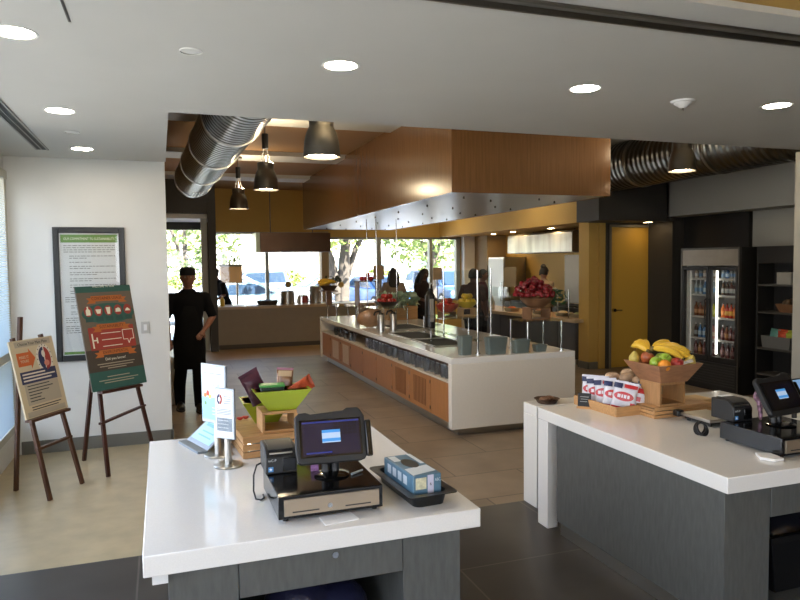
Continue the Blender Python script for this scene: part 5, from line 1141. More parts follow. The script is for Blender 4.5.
B().box(-0.005, 0.06, 0.02, 1.08, 1.79, 2.02).go('header_panel', mat('brushed header', '#8f8577', 0.35, 0.8, var=0.1, vscale=4), co, bevel=0.003)
B().box(-0.012, 0.03, 0, 0.022, 0.0, 2.05).box(-0.012, 0.03, 1.078, 1.10, 0, 2.05).box(-0.012, 0.03, 0.022, 1.078, 2.02, 2.05).go('edge_trim', mat('cooler trim', '#5c5953', 0.35, 0.8), co)
b = B()
for k in range(8): b.box(-0.012, 0.0, 0.05, 1.05, 0.08 + k * 0.038, 0.10 + k * 0.038)
b.go('grille', mat('grille grey', '#2e2c29', 0.5), co)
for y0, y1, nm in ((0.03, 0.535, 'near'), (0.56, 1.07, 'far')):
    d = B().box(-0.012, 0.028, y0, y0 + 0.035, 0.44, 1.78).box(-0.012, 0.028, y1 - 0.035, y1, 0.44, 1.78).box(-0.012, 0.028, y0 + 0.035, y1 - 0.035, 0.44, 0.49).box(-0.012, 0.028, y0 + 0.035, y1 - 0.035, 1.73, 1.78).go('door', cb_, co, bevel=0.002)
    B().box(0.003, 0.010, y0 + 0.03, y1 - 0.03, 0.48, 1.74).go('door_glass', clear, d)
    hy = y0 + 0.02 if nm == 'far' else y1 - 0.02
    B().tube([(-0.012, hy, 0.9), (-0.045, hy, 0.92), (-0.045, hy, 1.3), (-0.012, hy, 1.32)], 0.009, 8).go('handle', blackp, d)
B().cyl((0.075, 0.475, 0.52), (0.075, 0.475, 1.72), 0.016, n=10).go('light_tube', mat('tube light', '#f4f2e6', 0.4, emit=2.2), co)
B().cyl((0.075, 0.985, 0.52), (0.075, 0.985, 1.72), 0.010, n=10).go('light_tube', mat('dim tube light', '#a8a8a0', 0.4, emit=0.2), co)
SH = (0.471, 0.72, 1.04, 1.36, 1.60)
for z in SH[1:]:
    b = B().box(0.10, 0.74, 0.07, 1.03, z - 0.012, z); b.box(0.095, 0.10, 0.07, 1.03, z - 0.02, z + 0.012); b.go('wire_shelf', mat('shelf white', '#a3a49e', 0.5), co)
def gm(n, c, r=0.2): return mat('drink ' + n, c, r, var=0.12, vscale=20)
kinds = {
 'clear water': (gm('water', '#8f9a9c', 0.15), whitep, gm('label blue', '#5f86a8')), 'pale milk tea': (gm('tea', '#a89a86'), whitep, gm('label white', '#c9c6ba')),
 'dark cola': (gm('cola', '#33241f'), mat('cap white', '#cfcfcc', 0.4), gm('label grey', '#8e938f')), 'red juice': (gm('red', '#a82a1e'), blackp, gm('label yellow', '#c9a23a')),
 'orange juice': (gm('orange', '#c4641e'), blackp, gm('label orange', '#d98a3a')), 'yellow green drink': (gm('lime', '#a3a824'), blackp, gm('label lime', '#c9cf5a')),
 'brown iced tea': (gm('brown', '#6a3a22'), blackp, gm('label tan', '#a87a4e')), 'berry drink': (gm('berry', '#4a1f22'), whitep, gm('label pink', '#7d6260')),
 'blue sports drink': (gm('blue', '#3f6a94'), whitep, gm('label pale', '#9ab2c0')), 'pink drink': (gm('pink', '#a8706a'), blackp, gm('label cream', '#c9b49a'))}
protos = {}
lay = {('near', 0): ['berry drink'] * 5, ('near', 1): ['berry drink', 'brown iced tea', 'berry drink', 'berry drink', 'dark cola', 'dark cola'], ('near', 2): ['orange juice', 'red juice', 'red juice', 'orange juice', 'red juice', 'red juice'], ('near', 3): ['dark cola'] * 6, ('near', 4): ['clear water', 'blue sports drink', 'clear water', 'clear water', 'blue sports drink', 'clear water'],
       ('far', 0): ['berry drink', 'brown iced tea', 'berry drink', 'dark cola', 'berry drink'], ('far', 1): ['dark cola', 'blue sports drink', 'blue sports drink', 'pink drink', 'pink drink'], ('far', 2): ['brown iced tea', 'brown iced tea', 'brown iced tea', 'yellow green drink', 'yellow green drink'], ('far', 3): ['clear water', 'clear water', 'blue sports drink', 'dark cola', 'clear water'], ('far', 4): ['pale milk tea', 'clear water', 'pale milk tea', 'clear water', 'pale milk tea']}
rown = ('bottom', 'second lowest', 'middle', 'second highest', 'top')
for (dn, r), seq in lay.items():
    n = len(seq)
    for k, kd in enumerate(seq):
        y = (7.20 + 0.44 - k * (0.36 / (n - 1))) if dn == 'near' else (7.20 + 0.96 - k * (0.34 / (n - 1)))
        lab = '%s bottle on the cooler\'s %s shelf, %s door' % (kd, rown[r], 'brighter right' if dn == 'near' else 'dimmer left')
        g = '%s bottles, %s shelf, %s door' % (kd, rown[r], dn)
        p = (7.44 + 0.16, y, SH[r] + 0.0005)
        h = 0.165 if r == 4 else 0.215
        key = (kd, h)
        if key not in protos:
            m_, c_, l_ = kinds[kd]; protos[key] = bottle('drink_bottle', lab, *p, 0.031, h, m_, c_, g, l_)
        else: dup(protos[key], p, label=lab, group=g)
su = thing('shelving_unit', 'open black shelving unit nearest the picture\'s right edge beside the cooler', 'shelf', (7.68, 5.55, 0))
blks = mat('shelf black', '#1d1c1a', 0.5)
B().box(0, 0.31, 0, 0.03, 0, 2.05).go('side_panel', blks, su, bevel=0.002); B().box(0, 0.31, 1.57, 1.60, 0, 2.05).go('side_panel', blks, su, bevel=0.002)
B().box(0.29, 0.31, 0.03, 1.57, 0.02, 2.05).go('back_panel', blks, su)
B().box(0, 0.29, 0.03, 1.57, 1.82, 2.05).go('header_panel', blks, su)
for z in (0.10, 0.33, 0.68, 1.17, 1.54): B().box(0, 0.29, 0.03, 1.57, z - 0.025, z).go('shelf_board', mat('shelf edge grey', '#3d3b37', 0.5), su)
tag(B().box(7.74, 7.94, 6.66, 6.88, 1.5405, 1.70).go('carton', mat('grey white carton', '#8e8d87', 0.6), bevel=0.004), 'pale carton on the top shelf of the black shelving unit', 'box')
t = thing('snack_basket', 'tapered wooden basket on the middle shelf of the black shelving unit', 'basket', (7.83, 6.74, 1.1705))
def qd(w, d, z): return [(-w / 2, -d / 2, z), (w / 2, -d / 2, z), (w / 2, d / 2, z), (-w / 2, d / 2, z)]
B().loft([qd(0.16, 0.18, 0), qd(0.22, 0.28, 0.11), qd(0.20, 0.26, 0.11), qd(0.14, 0.16, 0.01)]).go('basket_body', MATS['dark box wood'], t)
b = B()
for k in range(7): b.ball((random.uniform(-0.07, 0.07), random.uniform(-0.1, 0.1), 0.10 + random.uniform(0, 0.05)), 0.045, 10, 8)
tag(b.go('snack_heap', mat('dark snacks', '#4a3a28', 0.5, var=0.4, vscale=12), kind='stuff'), 'dark snacks heaped in the wooden basket on the shelving unit', 'snacks').location = (7.83, 6.74, 1.1705)
t = thing('snack_bin', 'grey wire bin of chip bags on the lower shelf of the shelving unit', 'bin', (7.83, 6.86, 0.6805))
B().loft([qd(0.22, 0.42, 0), qd(0.24, 0.46, 0.16), qd(0.22, 0.44, 0.16), qd(0.20, 0.40, 0.01)]).go('bin_body', mat('grey wire', '#5e605e', 0.5), t)
for k, (dy, c, l) in enumerate(((0.14, '#4f7f78', 'teal chip bag at the left of the grey bin'), (0.0, '#a8432a', 'red chip bag in the middle of the grey bin'), (-0.14, '#8f9a3a', 'green chip bag at the right of the grey bin'))):
    pouch('chip_bag', l, 0.15, 0.24, 0.06, mat('chips ' + c, c, 0.35, var=0.3, vscale=14), (7.83, 6.86 + dy, 0.695), (R(-6), R(6 - 6 * k), R(-90)))
og_s = thing('hanging_sign', 'small orange sign sticking out from the grey wall end', 'sign', (6.15, 5.0, 2.07))
B().box(-0.05, 0.22, -0.012, -0.0005, -0.045, 0.045).go('panel', mat('orange sign', '#a2542a', 0.5), og_s, bevel=0.002)
B().box(0.10, 0.14, -0.0005, 0.0, -0.02, 0.02).go('bracket', dk_steel, og_s)

# ------------------------------------------------------------------ people
def head_mesh(b, c, k, yaw=0.0, pitch=0.0):
    """sculpted head: skull, jaw, brow, eye sockets, nose, lips, chin, ears; local -Y is the face"""
    Mh = Matrix.Translation(c) @ Matrix.Rotation(yaw, 4, 'Z') @ Matrix.Rotation(pitch, 4, 'X') @ Matrix.Scale(k, 4)
    U, V = 36, 28; rows_ = []
    def g(x, s): return math.exp(-(x / s) ** 2)
    for j in range(1, V):
        th = PI * j / V; row = []
        for i in range(U):
            a = 2 * PI * i / U
            x, y, z = math.sin(th) * math.sin(a), -math.sin(th) * math.cos(a), math.cos(th)
            X = x * 0.077; Y = y * (0.098 if y > 0 else 0.090); Z = z * 0.118
            if z < 0: X *= 1 - 0.30 * z * z; Y *= 1 - 0.14 * z * z if y < 0 else 1 + 0.25 * z
            f = max(0, -y)
            if f > 0.2:
                n = g(X, 0.012) * (g(Z + 0.018, 0.016) * 0.024 + g(Z - 0.006, 0.02) * 0.012)
                n -= (g(X - 0.031, 0.015) + g(X + 0.031, 0.015)) * g(Z - 0.012, 0.013) * 0.012
                n += g(Z - 0.034, 0.010) * 0.006 * g(X, 0.05)
                n += g(X, 0.020) * (g(Z + 0.052, 0.006) + g(Z + 0.064, 0.006)) * 0.006 - g(X, 0.024) * g(Z + 0.058, 0.003) * 0.003
                n += g(X, 0.022) * g(Z + 0.096, 0.016) * 0.010
                Y -= n * f
            row.append(Mh @ Vector((X, Y, Z)))
        rows_.append(row)
    b.loft(rows_)
    for s in (-1, 1): b.ball(Mh @ Vector((s * 0.078, 0.008, -0.002)), (0.010 * k, 0.020 * k, 0.032 * k), 10, 8, Matrix.Rotation(yaw + s * 0.3, 4, 'Z'))
    return Mh
def hand_mesh(b, w, d, k, side):
    """palm, four unequal curled fingers and a thumb; w = wrist, d = hand direction"""
    d = Vector(d).normalized(); up = Vector((0, -1, 0)) if abs(d.y) < 0.8 else Vector((0, 0, 1))
    s = d.cross(up).normalized() * side; n = s.cross(d).normalized() * -side
    w = Vector(w)
    b.tube([w, w + d * 0.03 * k, w + d * 0.085 * k], [(0.022 * k, 0.022 * k), (0.03 * k, 0.024 * k), (0.034 * k, 0.022 * k)], 10)
    for q, (off, L) in enumerate(((-0.027, 0.062), (-0.009, 0.074), (0.009, 0.069), (0.027, 0.054))):
        p = w + d * 0.078 * k + s * off * k
        p1 = p + d * L * 0.45 * k + n * 0.006 * k; p2 = p1 + (d * 0.8 + n * 0.6).normalized() * L * 0.33 * k; p3 = p2 + (d * 0.45 + n * 0.9).normalized() * L * 0.28 * k
        b.tube([p, p1, p2, p3], [0.0098 * k, 0.0094 * k, 0.0086 * k, 0.0068 * k], 8)
    t0 = w + d * 0.03 * k - s * 0.024 * k
    b.tube([t0, t0 + (d * 0.6 - s * 0.7).normalized() * 0.036 * k, t0 + (d * 0.6 - s * 0.7).normalized() * 0.036 * k + (d * 0.9 - s * 0.15 + n * 0.3).normalized() * 0.03 * k], [0.0125 * k, 0.0108 * k, 0.0085 * k], 8)
SKINS = {'tan': '#7d5440', 'light': '#a87c62', 'brown': '#543629'}
def person(label, loc, rz, h, skin, top, bottom, hair_c, arms, hair='short', cap=None, head_yaw=0.0, pitch=0.0, sleeves='short', apron=None, female=False, bend=0.0, stance=((-0.10, 0.0), (0.10, 0.0)), vox=0.010):
    t = thing('person', label, 'person', loc, rz)
    k = h / 1.75
    S = lambda *p: Vector((p[0] * k, p[1] * k, p[2] * k))
    bd_ = lambda p: S(p[0], p[1] - max(0, p[2] - 0.95) * math.tan(bend), p[2])
    sw_ = 0.175 if female else 0.20
    def torso(b, e=0.0):
        prof = ((0.80, 0.125, 0.10), (0.90, 0.165, 0.118), (0.98, 0.160, 0.112), (1.08, 0.135 if female else 0.148, 0.10), (1.20, 0.145 if female else 0.160, 0.108), (1.30, 0.158 if female else 0.178, 0.115), (1.37, 0.155 if female else 0.182, 0.102), (1.415, 0.13, 0.084), (1.45, 0.085, 0.07), (1.485, 0.060, 0.062))
        rg = []
        for z, a, c in prof:
            o = bd_((0, 0.0, z)); rg.append([(o.x + (a + e) * k * math.cos(q * PI / 12), o.y + (c + e) * k * math.sin(q * PI / 12), o.z) for q in range(24)])
        b.loft(rg)
    def leg(b, s, e=0.0, z0=0.07):
        fx, fy = stance[0 if s < 0 else 1]
        b.tube([S(s * 0.085, 0.0, 0.90), S(s * 0.095, -0.01 + fy * 0.2, 0.72), S((s * 0.09 + fx) / 2, fy * 0.5 - 0.02, 0.49), S(fx, fy + 0.015, 0.30), S(fx, fy + 0.01, z0)], [(0.088 + e) * k, (0.078 + e) * k, (0.058 + e) * k, (0.056 + e) * k, (0.042 + e) * k], 14)
    joints = {}
    for s, (el, wr) in zip((-1, 1), arms):
        sh = bd_((s * sw_, 0.0, 1.375)); joints[s] = (sh, Vector(bd_(el)), Vector(bd_(wr)))
    def arm(b, s, e=0.0, to=1.0):
        sh, el, wr = joints[s]
        inn = bd_((s * 0.10, 0.0, 1.38))
        P = [inn, sh, sh.lerp(el, 0.5), el]; Rr = [0.055, 0.056, 0.047, 0.041]
        if to > 1: P += [el.lerp(wr, 0.35), el.lerp(wr, to - 1)]; Rr += [0.040, 0.027 if to > 1.95 else 0.033]
        b.tube(P, [(q + e) * k for q in Rr], 12)
        b.ball(sh, (0.056 + e) * k, 12, 8)
    # one continuous body
    b = B(); torso(b)
    hc = bd_((0, -0.025, 1.618)); nk = bd_((0, 0.005, 1.44))
    b.tube([bd_((0, 0.01, 1.38)), nk, hc - Vector((0, -0.01, 0.06)) * k], [0.066 * k, 0.056 * k, 0.054 * k], 14)
    Mh = head_mesh(b, hc, k * 1.05, head_yaw, pitch)
    for s in (-1, 1):
        leg(b, s); arm(b, s, 0, 2.0); sh, el, wr = joints[s]; hand_mesh(b, wr, wr - el, k, s)
        fx, fy = stance[0 if s < 0 else 1]
        b.tube([S(fx, fy + 0.05, 0.05), S(fx, fy - 0.03, 0.06), S(fx, fy - 0.14, 0.035)], [0.04 * k, 0.045 * k, 0.03 * k], 12)
    sk = mat('skin ' + skin, SKINS[skin], 0.5, sss=0.1)
    remeshed(b, 'body', sk, t, vox, 3)
    for s in (-1, 1):
        eb = B().ball(Mh @ Vector((s * 0.031, -0.078, 0.012)), 0.0105 * k, 10, 8).go('eye', mat('eye white', '#b9b3aa', 0.25), t)
        B().ball(Mh @ Vector((s * 0.031, -0.0865, 0.012)), 0.0052 * k, 8, 6).go('iris', mat('iris dark', '#1c120c', 0.2), eb)
        B().tube([Mh @ Vector((s * 0.016, -0.096, 0.031)), Mh @ Vector((s * 0.033, -0.093, 0.036)), Mh @ Vector((s * 0.05, -0.078, 0.031))], [0.003 * k, 0.0042 * k, 0.0025 * k], 6).go('eyebrow', mat('hair ' + hair_c, hair_c, 0.6), t)
    B().tube([Mh @ Vector((x_, y_, -0.058)) for x_, y_ in ((-0.022, -0.086), (-0.01, -0.0945), (0.01, -0.0945), (0.022, -0.086))], [0.002 * k, 0.0042 * k, 0.0042 * k, 0.002 * k], 6).go('lips', mat('lips', '#6f3a34', 0.5), t)
    # clothes
    cm = mat('cloth ' + top, top, 0.92, spec=0.15, var=0.12, vscale=9)
    b = B(); torso(b, 0.016)
    for s in (-1, 1): arm(b, s, 0.015, 0.0 if sleeves == 'none' else (1.0 if sleeves == 'short' else 1.9))
    remeshed(b, 'shirt', cm, t, 0.014, 3)
    B().tube([nk + Vector((0, 0.004, -0.02)) * k, nk + Vector((0, 0.0, 0.025)) * k], [0.072 * k, 0.064 * k], 18).go('collar', cm, t)
    b = B()
    for s in (-1, 1): leg(b, s, 0.018, 0.05)
    rg = []
    for z, a, c in ((0.80, 0.15, 0.118), (0.90, 0.176, 0.13), (0.99, 0.172, 0.124)): rg.append([(a * k * math.cos(q * PI / 12), c * k * math.sin(q * PI / 12), z * k) for q in range(24)])
    b.loft(rg)
    remeshed(b, 'trousers', mat('cloth ' + bottom, bottom, 0.92, spec=0.15), t, 0.014, 3)
    for s in (-1, 1):
        fx, fy = stance[0 if s < 0 else 1]
        b = B().tube([S(fx, fy + 0.075, 0.045), S(fx, fy + 0.03, 0.055), S(fx, fy - 0.05, 0.055), S(fx, fy - 0.12, 0.042), S(fx, fy - 0.175, 0.034)], [(0.034 * k, 0.043 * k), (0.044 * k, 0.053 * k), (0.048 * k, 0.052 * k), (0.05 * k, 0.04 * k), (0.03 * k, 0.026 * k)], 14)
        sh_ = b.go('shoe', mat('black shoe', '#131314', 0.4), t)
        B().loft([[(fx * k + math.cos(q * PI / 10) * 0.052 * k, (fy - 0.05) * k + math.sin(q * PI / 10) * 0.145 * k, z) for q in range(20)] for z in (0.0, 0.018 * k)]).go('sole', mat('shoe sole', '#2a2826', 0.7), sh_)
    if apron:
        rg = []
        for z, a, c in ((0.52, 0.19, 0.16), (0.75, 0.185, 0.155), (0.95, 0.178, 0.142), (1.10, 0.16, 0.130), (1.28, 0.14, 0.137)):
            o = bd_((0, 0, z)); rg.append([(o.x + a * k * math.cos(PI + q * PI / 14), o.y + c * k * math.sin(PI + q * PI / 14), o.z) for q in range(15)])
        ap = B().loft(rg, cap=False, closed=False).go('apron', mat('cloth ' + apron, apron, 0.92, spec=0.15), t)
        md = ap.modifiers.new('thickness', 'SOLIDIFY'); md.thickness = 0.004
    hm = mat('hair ' + hair_c, hair_c, 0.55, var=0.3, vscale=40)
    def shell(b):
        rows_ = []; low = -0.075 if hair != 'short' else -0.055
        def zl(y): return 0.062 + 0.02 * abs(y) if y < -0.45 else (low if y > 0.1 else low + (0.10 - low) * max(0, -y / 0.45 - 0.1))
        for j in range(1, 14):
            th = PI * 0.5 * min(j, 11) / 11; row = []
            for i in range(32):
                a = 2 * PI * i / 32; cy_ = -math.cos(a); y = cy_ * math.sin(th)
                z = math.cos(th) * 0.130; g_ = 1.0
                if j > 11: z = zl(cy_) * (0.5 if j == 12 else 1.0); g_ = 1.0 if j == 12 else 0.94
                z = max(z, zl(cy_)) if cy_ < 0 else z
                row.append(Mh @ Vector((math.sin(th) * math.sin(a) * 0.086 * g_, y * (0.108 if y > 0 else 0.098) * g_ + 0.004, z)))
            rows_.append(row)
        b.loft(rows_)
    if cap:
        cpm = mat('cloth ' + cap, cap, 0.9, spec=0.2)
        B().lathe([(0.088, 0.03), (0.094, 0.036), (0.094, 0.075), (0.088, 0.105), (0.06, 0.125), (0.001, 0.130)], 28).go('cap', cpm, t, M=Mh @ Matrix.Diagonal((0.95, 1.14, 1, 1)))
        b = B(); b.lathe([(0.080, -0.03), (0.083, 0.0), (0.084, 0.04), (0.07, 0.05)], 24, cap=False)
        bmesh.ops.delete(b.bm, geom=[v for v in b.bm.verts if v.co.y < -0.01], context='VERTS')
        hh_o = b.go('hair', hm, t, M=Mh @ Matrix.Diagonal((0.97, 1.18, 1, 1))); md = hh_o.modifiers.new('thickness', 'SOLIDIFY'); md.thickness = 0.006
        if cap == '#1b1b1d': B().prismz([(0.075 * math.sin(a * PI / 8), -0.09 - 0.075 * math.cos(a * PI / 8)) for a in range(-4, 5)], 0.028, 0.036).go('cap_visor', cpm, t, M=Mh)
    else:
        b = B(); shell(b)
        if hair == 'bun': b.ball(Mh @ Vector((0, 0.07, 0.10)), 0.055 * k, 14, 10)
        if hair == 'long':
            b.tube([Mh @ Vector((0, 0.03, 0.06)), Mh @ Vector((0, 0.075, -0.03)), Mh @ Vector((0, 0.095, -0.15)), Mh @ Vector((0, 0.10, -0.30)), Mh @ Vector((0, 0.095, -0.38))], [(0.085 * k, 0.07 * k), (0.10 * k, 0.055 * k), (0.115 * k, 0.05 * k), (0.10 * k, 0.045 * k), (0.05 * k, 0.03 * k)], 16)
            for s in (-1, 1): b.tube([Mh @ Vector((s * 0.06, -0.01, 0.06)), Mh @ Vector((s * 0.088, 0.0, -0.03)), Mh @ Vector((s * 0.10, -0.01, -0.16)), Mh @ Vector((s * 0.09, -0.03, -0.28))], [0.03 * k, 0.034 * k, 0.036 * k, 0.018 * k], 10)
        remeshed(b, 'hair', hm, t, 0.008, 2)
    return t
stand_arms = (((-0.27, 0.03, 1.13), (-0.25, -0.06, 0.88)), ((0.27, 0.03, 1.13), (0.25, -0.06, 0.88)))
work_arms = (((-0.26, 0.0, 1.13), (-0.17, -0.24, 1.06)), ((0.26, 0.0, 1.13), (0.17, -0.24, 1.06)))
person('cook in a black coat and black cap standing with one forearm bent', (0.33, 9.2, 0), R(4), 1.86, 'tan', '#0c0c0e', '#0b0b0d', '#1a1410', (((-0.26, 0.04, 1.14), (-0.24, -0.05, 0.89)), ((0.285, -0.02, 1.135), (0.15, -0.18, 0.985))), cap='#161618', head_yaw=R(-4), apron='#0c0c0d', stance=((-0.12, 0.08), (0.09, -0.12)), vox=0.007)
person('person in dark clothes and peaked cap reaching over behind the entrance post', (1.46, 16.64, 0), R(-72), 1.80, 'tan', '#17181b', '#17171a', '#15100d', (((-0.25, -0.08, 1.15), (-0.20, -0.30, 1.08)), ((0.26, -0.08, 1.15), (0.22, -0.28, 1.05))), cap='#1b1b1d', bend=R(20))
person('woman with long dark hair in a pale top seen from behind', (4.78, 14.0, 0), R(165), 1.78, 'light', '#8d7c6a', '#26242a', '#1d1613', work_arms, hair='long', female=True)
person('woman with long dark hair and dark top looking down at the food', (5.40, 13.8, 0), R(25), 1.76, 'brown', '#2c211f', '#1f1d20', '#17110f', work_arms, hair='long', female=True, head_yaw=R(15), pitch=R(16))
person('man in a brown shirt standing with his back turned by the white column', (5.70, 11.95, 0), R(125), 1.76, 'brown', '#45342f', '#1e1e22', '#14100e', stand_arms, hair='short')
person('person in a dark red shirt half hidden beyond the man in brown', (6.22, 12.6, 0), R(60), 1.74, 'tan', '#3f1519', '#1c1c20', '#15110f', stand_arms, hair='short')
person('woman with dark hair in a bun and pale top working in the alcove', (7.63, 12.55, 0), R(120), 1.78, 'light', '#a38a6c', '#2a2729', '#15100e', (((-0.24, 0.0, 1.12), (-0.13, -0.16, 0.98)), ((0.24, 0.0, 1.12), (0.13, -0.16, 0.98))), hair='bun', female=True, pitch=R(20))
cs = None
for k in range(4):
    p = (-0.02, 9.75, 0.002 + k * 0.152); l = 'white plastic crate by the cook\'s feet, %s of the stack' % ('bottom', 'second from the bottom', 'third from the bottom', 'topmost')[k]
    if cs is None:
        cs = thing('plastic_crate', l, 'crate', p, group='white crates by the cook')
        B().loft([qd(0.36, 0.30, 0), qd(0.40, 0.34, 0.145), qd(0.37, 0.31, 0.145), qd(0.34, 0.28, 0.012)]).go('crate_body', whitep, cs, bevel=0.004); B().box(-0.21, 0.21, -0.18, -0.17, 0.12, 0.15).box(-0.21, 0.21, 0.17, 0.18, 0.12, 0.15).box(-0.21, -0.2, -0.17, 0.17, 0.12, 0.15).box(0.2, 0.21, -0.17, 0.17, 0.12, 0.15).go('rim', whitep, cs)
    else: dup(cs, p, label=l)

# ------------------------------------------------------------------ car park outside the far windows
bark = mat('tree bark', '#4a443d', 0.9, var=0.2, vscale=8); leaf = [mat('tree leaf light', '#8a9a4a', 0.6, var=0.3, vscale=3), mat('tree leaf mid', '#66793a', 0.6, var=0.3, vscale=3)]
def tree(label, x, y, h, r, forks, m, n=1500, zc=None):
    t = thing('street_tree', label, 'tree', (x, y, -0.12))
    b = B(); tips = []
    for (dx, dy, z0, z1, rr_) in forks:
        b.tube([(dx * 0.1, dy * 0.1, z0), (dx * 0.35, dy * 0.35, z0 + (z1 - z0) * 0.4), (dx, dy, z1)], [rr_, rr_ * 0.8, rr_ * 0.45], 10); tips.append((dx, dy, z1))
    b.go('trunk', bark, t)
    b = B(); zc = zc or h * 0.68
    for k in range(n):
        th, ph, q = random.uniform(0, 2 * PI), math.acos(random.uniform(-1, 1)), random.uniform(0.35, 1.0) ** 0.6
        p = Vector((r * q * math.sin(ph) * math.cos(th), r * q * math.sin(ph) * math.sin(th), zc + (h - zc) * q * math.cos(ph)))
        M_ = Matrix.Translation(p) @ Euler((random.uniform(-1, 1), random.uniform(-1, 1), random.uniform(0, 6))).to_matrix().to_4x4()
        s = random.uniform(0.10, 0.2)
        b.quad(*[M_ @ Vector(v) * 1 for v in ((-s, 0, 0), (0, -s * 0.5, 0.02), (s, 0, 0), (0, s * 0.5, 0.02))])
    b.go('crown', m, t, kind='stuff', smooth=False)
    return t
random.seed(21)
tree('forked tree with a thick double trunk right outside the middle window', 5.8, 22.5, 6.4, 2.6, ((-0.1, 0, 0, 1.4, 0.26), (-1.1, 0.1, 1.0, 4.0, 0.20), (0.35, 0, 0.6, 4.4, 0.24), (1.6, 0.3, 1.4, 4.2, 0.12)), leaf[0], 1700, 4.4)
tree('leafy tree with a slim trunk outside the right window', 10.6, 26.0, 6.4, 2.6, ((0, 0, 0, 3.4, 0.17), (-1.2, 0, 1.8, 4.2, 0.09), (1.1, 0.2, 2.0, 4.4, 0.09)), leaf[1], 2100, 4.0)
tree('pale tree far left beyond the car park', 2.2, 38, 6.0, 2.6, ((0, 0, 0, 3.2, 0.16), (0.8, 0, 1.6, 4.0, 0.08)), leaf[0], 800)
tree('tree visible through the glass entrance door', 0.9, 27, 6.2, 2.6, ((0, 0, 0, 3.4, 0.16), (-0.8, 0, 1.8, 4.2, 0.08)), leaf[1], 1200, 3.7)
tree('distant tree between the two nearer trees', 11.0, 46, 6.5, 3.2, ((0, 0, 0, 3.4, 0.2),), leaf[0], 900)
tree('distant tree at the right end of the car park', 20.0, 50, 6.0, 3.2, ((0, 0, 0, 3.4, 0.2),), leaf[1], 900)
car_glass = mat('car window', '#27384a', 0.15)
def car(label, x, y, rz, paint, kind='sedan'):
    t = thing('parked_car', label, 'car', (x, y, -0.12), rz)
    m = mat('car paint ' + paint, paint, 0.3, coat=0.5)
    prof = [(-2.2, 0.35), (-2.22, 0.62), (-2.05, 0.82), (-1.2, 0.92), (0.9, 0.95), (1.9, 0.98), (2.15, 0.9), (2.2, 0.45), (2.05, 0.3), (-2.0, 0.28)]
    B().prism(prof, -0.88, 0.88).go('car_body', m, t, bevel=0.08, seg=3)
    top_ = [(-1.15, 0.9), (-0.35, 1.42), (0.85, 1.45), (1.75, 0.95)] if kind == 'sedan' else [(-1.15, 0.9), (-0.5, 1.62), (1.7, 1.66), (2.05, 0.95)]
    cab = B().prism(top_, -0.76, 0.76).go('cabin', m, t, bevel=0.05, seg=3)
    gl = [(top_[0][0] + 0.22, 0.97), (top_[1][0] + 0.08, top_[1][1] - 0.1), (top_[2][0] - 0.05, top_[2][1] - 0.1), (top_[3][0] - 0.25, 0.99)]
    B().prism(gl, -0.775, -0.762).go('side_window', car_glass, cab); B().prism(gl, 0.762, 0.775).go('side_window', car_glass, cab)
    a0, a1 = top_[0], top_[1]; B().loft([[(a0[0] + (a1[0] - a0[0]) * f - 0.025, y_, a0[1] + (a1[1] - a0[1]) * f + 0.03) for y_ in (-0.66, 0.66)][::1] + [(a0[0] + (a1[0] - a0[0]) * f + 0.02, 0.66, a0[1] + (a1[1] - a0[1]) * f - 0.01), (a0[0] + (a1[0] - a0[0]) * f + 0.02, -0.66, a0[1] + (a1[1] - a0[1]) * f - 0.01)] for f in (0.12, 0.9)]).go('windscreen', car_glass, cab)
    for wx in (-1.38, 1.35):
        for s in (-1, 1):
            w_ = B().cyl((wx, s * 0.70, 0.33), (wx, s * 0.90, 0.33), 0.33, n=24).go('wheel', mat('tyre', '#1a1a1a', 0.8), t, bevel=0.03); B().cyl((wx, s * 0.895, 0.33), (wx, s * 0.912, 0.33), 0.2, n=20).go('hubcap', steel, w_)
    for s in (-1, 1): B().ball((-2.14, s * 0.62, 0.68), (0.08, 0.2, 0.08), 10, 8).go('headlight', mat('headlight', '#c9ccce', 0.2), t)
    return t
for x, y, rz, c, kd, l in ((2.9, 33.5, 8, '#b9bcc0', 'sedan', 'silver car behind the stock pots outside'), (7.2, 31.5, 12, '#c6c8ca', 'sedan', 'pale silver car behind the forked tree'), (9.0, 28.6, 100, '#2f5f9a', 'sedan', 'bright blue car seen between the two women'), (12.6, 29.5, 95, '#3f5a80', 'suv', 'dark blue car at the right window edge'), (10.3, 37.0, 8, '#cfcfcd', 'sedan', 'white car in the row behind the blue cars'), (2.2, 24.5, 6, '#9db4bb', 'sedan', 'pale blue green car just outside the left window'), (5.0, 40.0, 5, '#5f7390', 'suv', 'blue grey car in the far row'), (15.0, 38.0, 8, '#b9bcc0', 'suv', 'silver car in the far row at the right')):
    car(l, x, y, R(rz), c, kd)
pb = thing('planter_box', 'wooden planter box on two legs outside the left window', 'planter', (1.77, 18.6, 0.0))
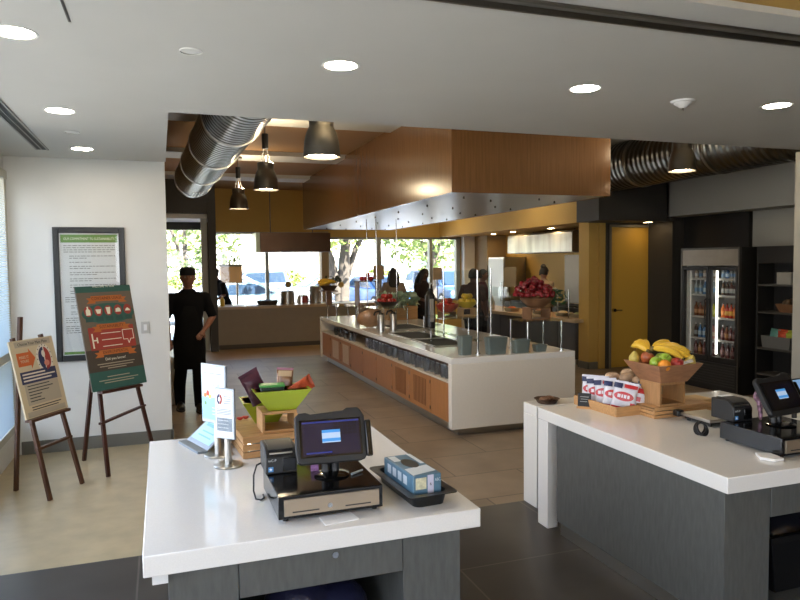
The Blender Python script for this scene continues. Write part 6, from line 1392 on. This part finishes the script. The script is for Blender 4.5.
B().box(-0.28, 0.28, -0.15, 0.15, 1.40, 1.86).go('box', mat('planter wood', '#9a7448', 0.6, var=0.1, vscale=6), pb); B().box(-0.30, 0.30, -0.17, 0.17, 1.84, 1.90).go('rim', mat('planter rim', '#4a4a3e', 0.6), pb)
for s in (-1, 1): B().cyl((s * 0.16, 0, -0.12), (s * 0.16, 0, 1.40), 0.03, n=10).go('leg', dk_steel, pb)
b = B()
for k in range(70):
    M_ = Matrix.Translation((random.uniform(-0.25, 0.25), random.uniform(-0.12, 0.12), 1.9 + random.uniform(0, 0.18))) @ Euler((random.uniform(-1.3, 1.3), random.uniform(-1.3, 1.3), random.uniform(0, 6))).to_matrix().to_4x4()
    b.quad(*[M_ @ Vector(v) for v in ((-0.06, 0, 0), (0, -0.02, 0), (0.06, 0, 0), (0, 0.02, 0))])
b.go('foliage', leaf[1], pb, kind='stuff')
og_ = thing('office_building', 'pale low building with dark window bands across the car park', 'building', (10, 62, -0.12))
B().box(-30, 32, 0, 10, 0, 6.5).go('wall', mat('pale stucco', '#c9c3b6', 0.9), og_)
for k in range(14): B().box(-28 + k * 4.2, -26.6 + k * 4.2, -0.06, 0.0, 1.5, 2.6).go('window', mat('far window glass', '#5d6a70', 0.2), og_)
B().box(-31, 33, -1.2, 10.5, 6.5, 6.9).go('roof', mat('roof edge', '#8c8478', 0.8), og_)
for k in range(9):
    x = -6 + k * 4.0
    b = B()
    for q in range(420):
        th, ph, qq = random.uniform(0, 2 * PI), math.acos(random.uniform(-1, 1)), random.uniform(0.6, 1)
        M_ = Matrix.Translation((1.7 * qq * math.sin(ph) * math.cos(th), 0.9 * qq * math.sin(ph) * math.sin(th), 0.75 + 0.75 * qq * math.cos(ph))) @ Euler((random.uniform(-1, 1), random.uniform(-1, 1), random.uniform(0, 6))).to_matrix().to_4x4()
        b.quad(*[M_ @ Vector(v) for v in ((-0.2, 0, 0), (0, -0.12, 0), (0.2, 0, 0), (0, 0.12, 0))])
    o = b.go('hedge_bush', leaf[k % 2], smooth=False); o.location = (x, 56, -0.12)
    tag(o, 'clipped bush in the row along the far edge of the car park', 'bush', 'bushes along the far edge of the car park')
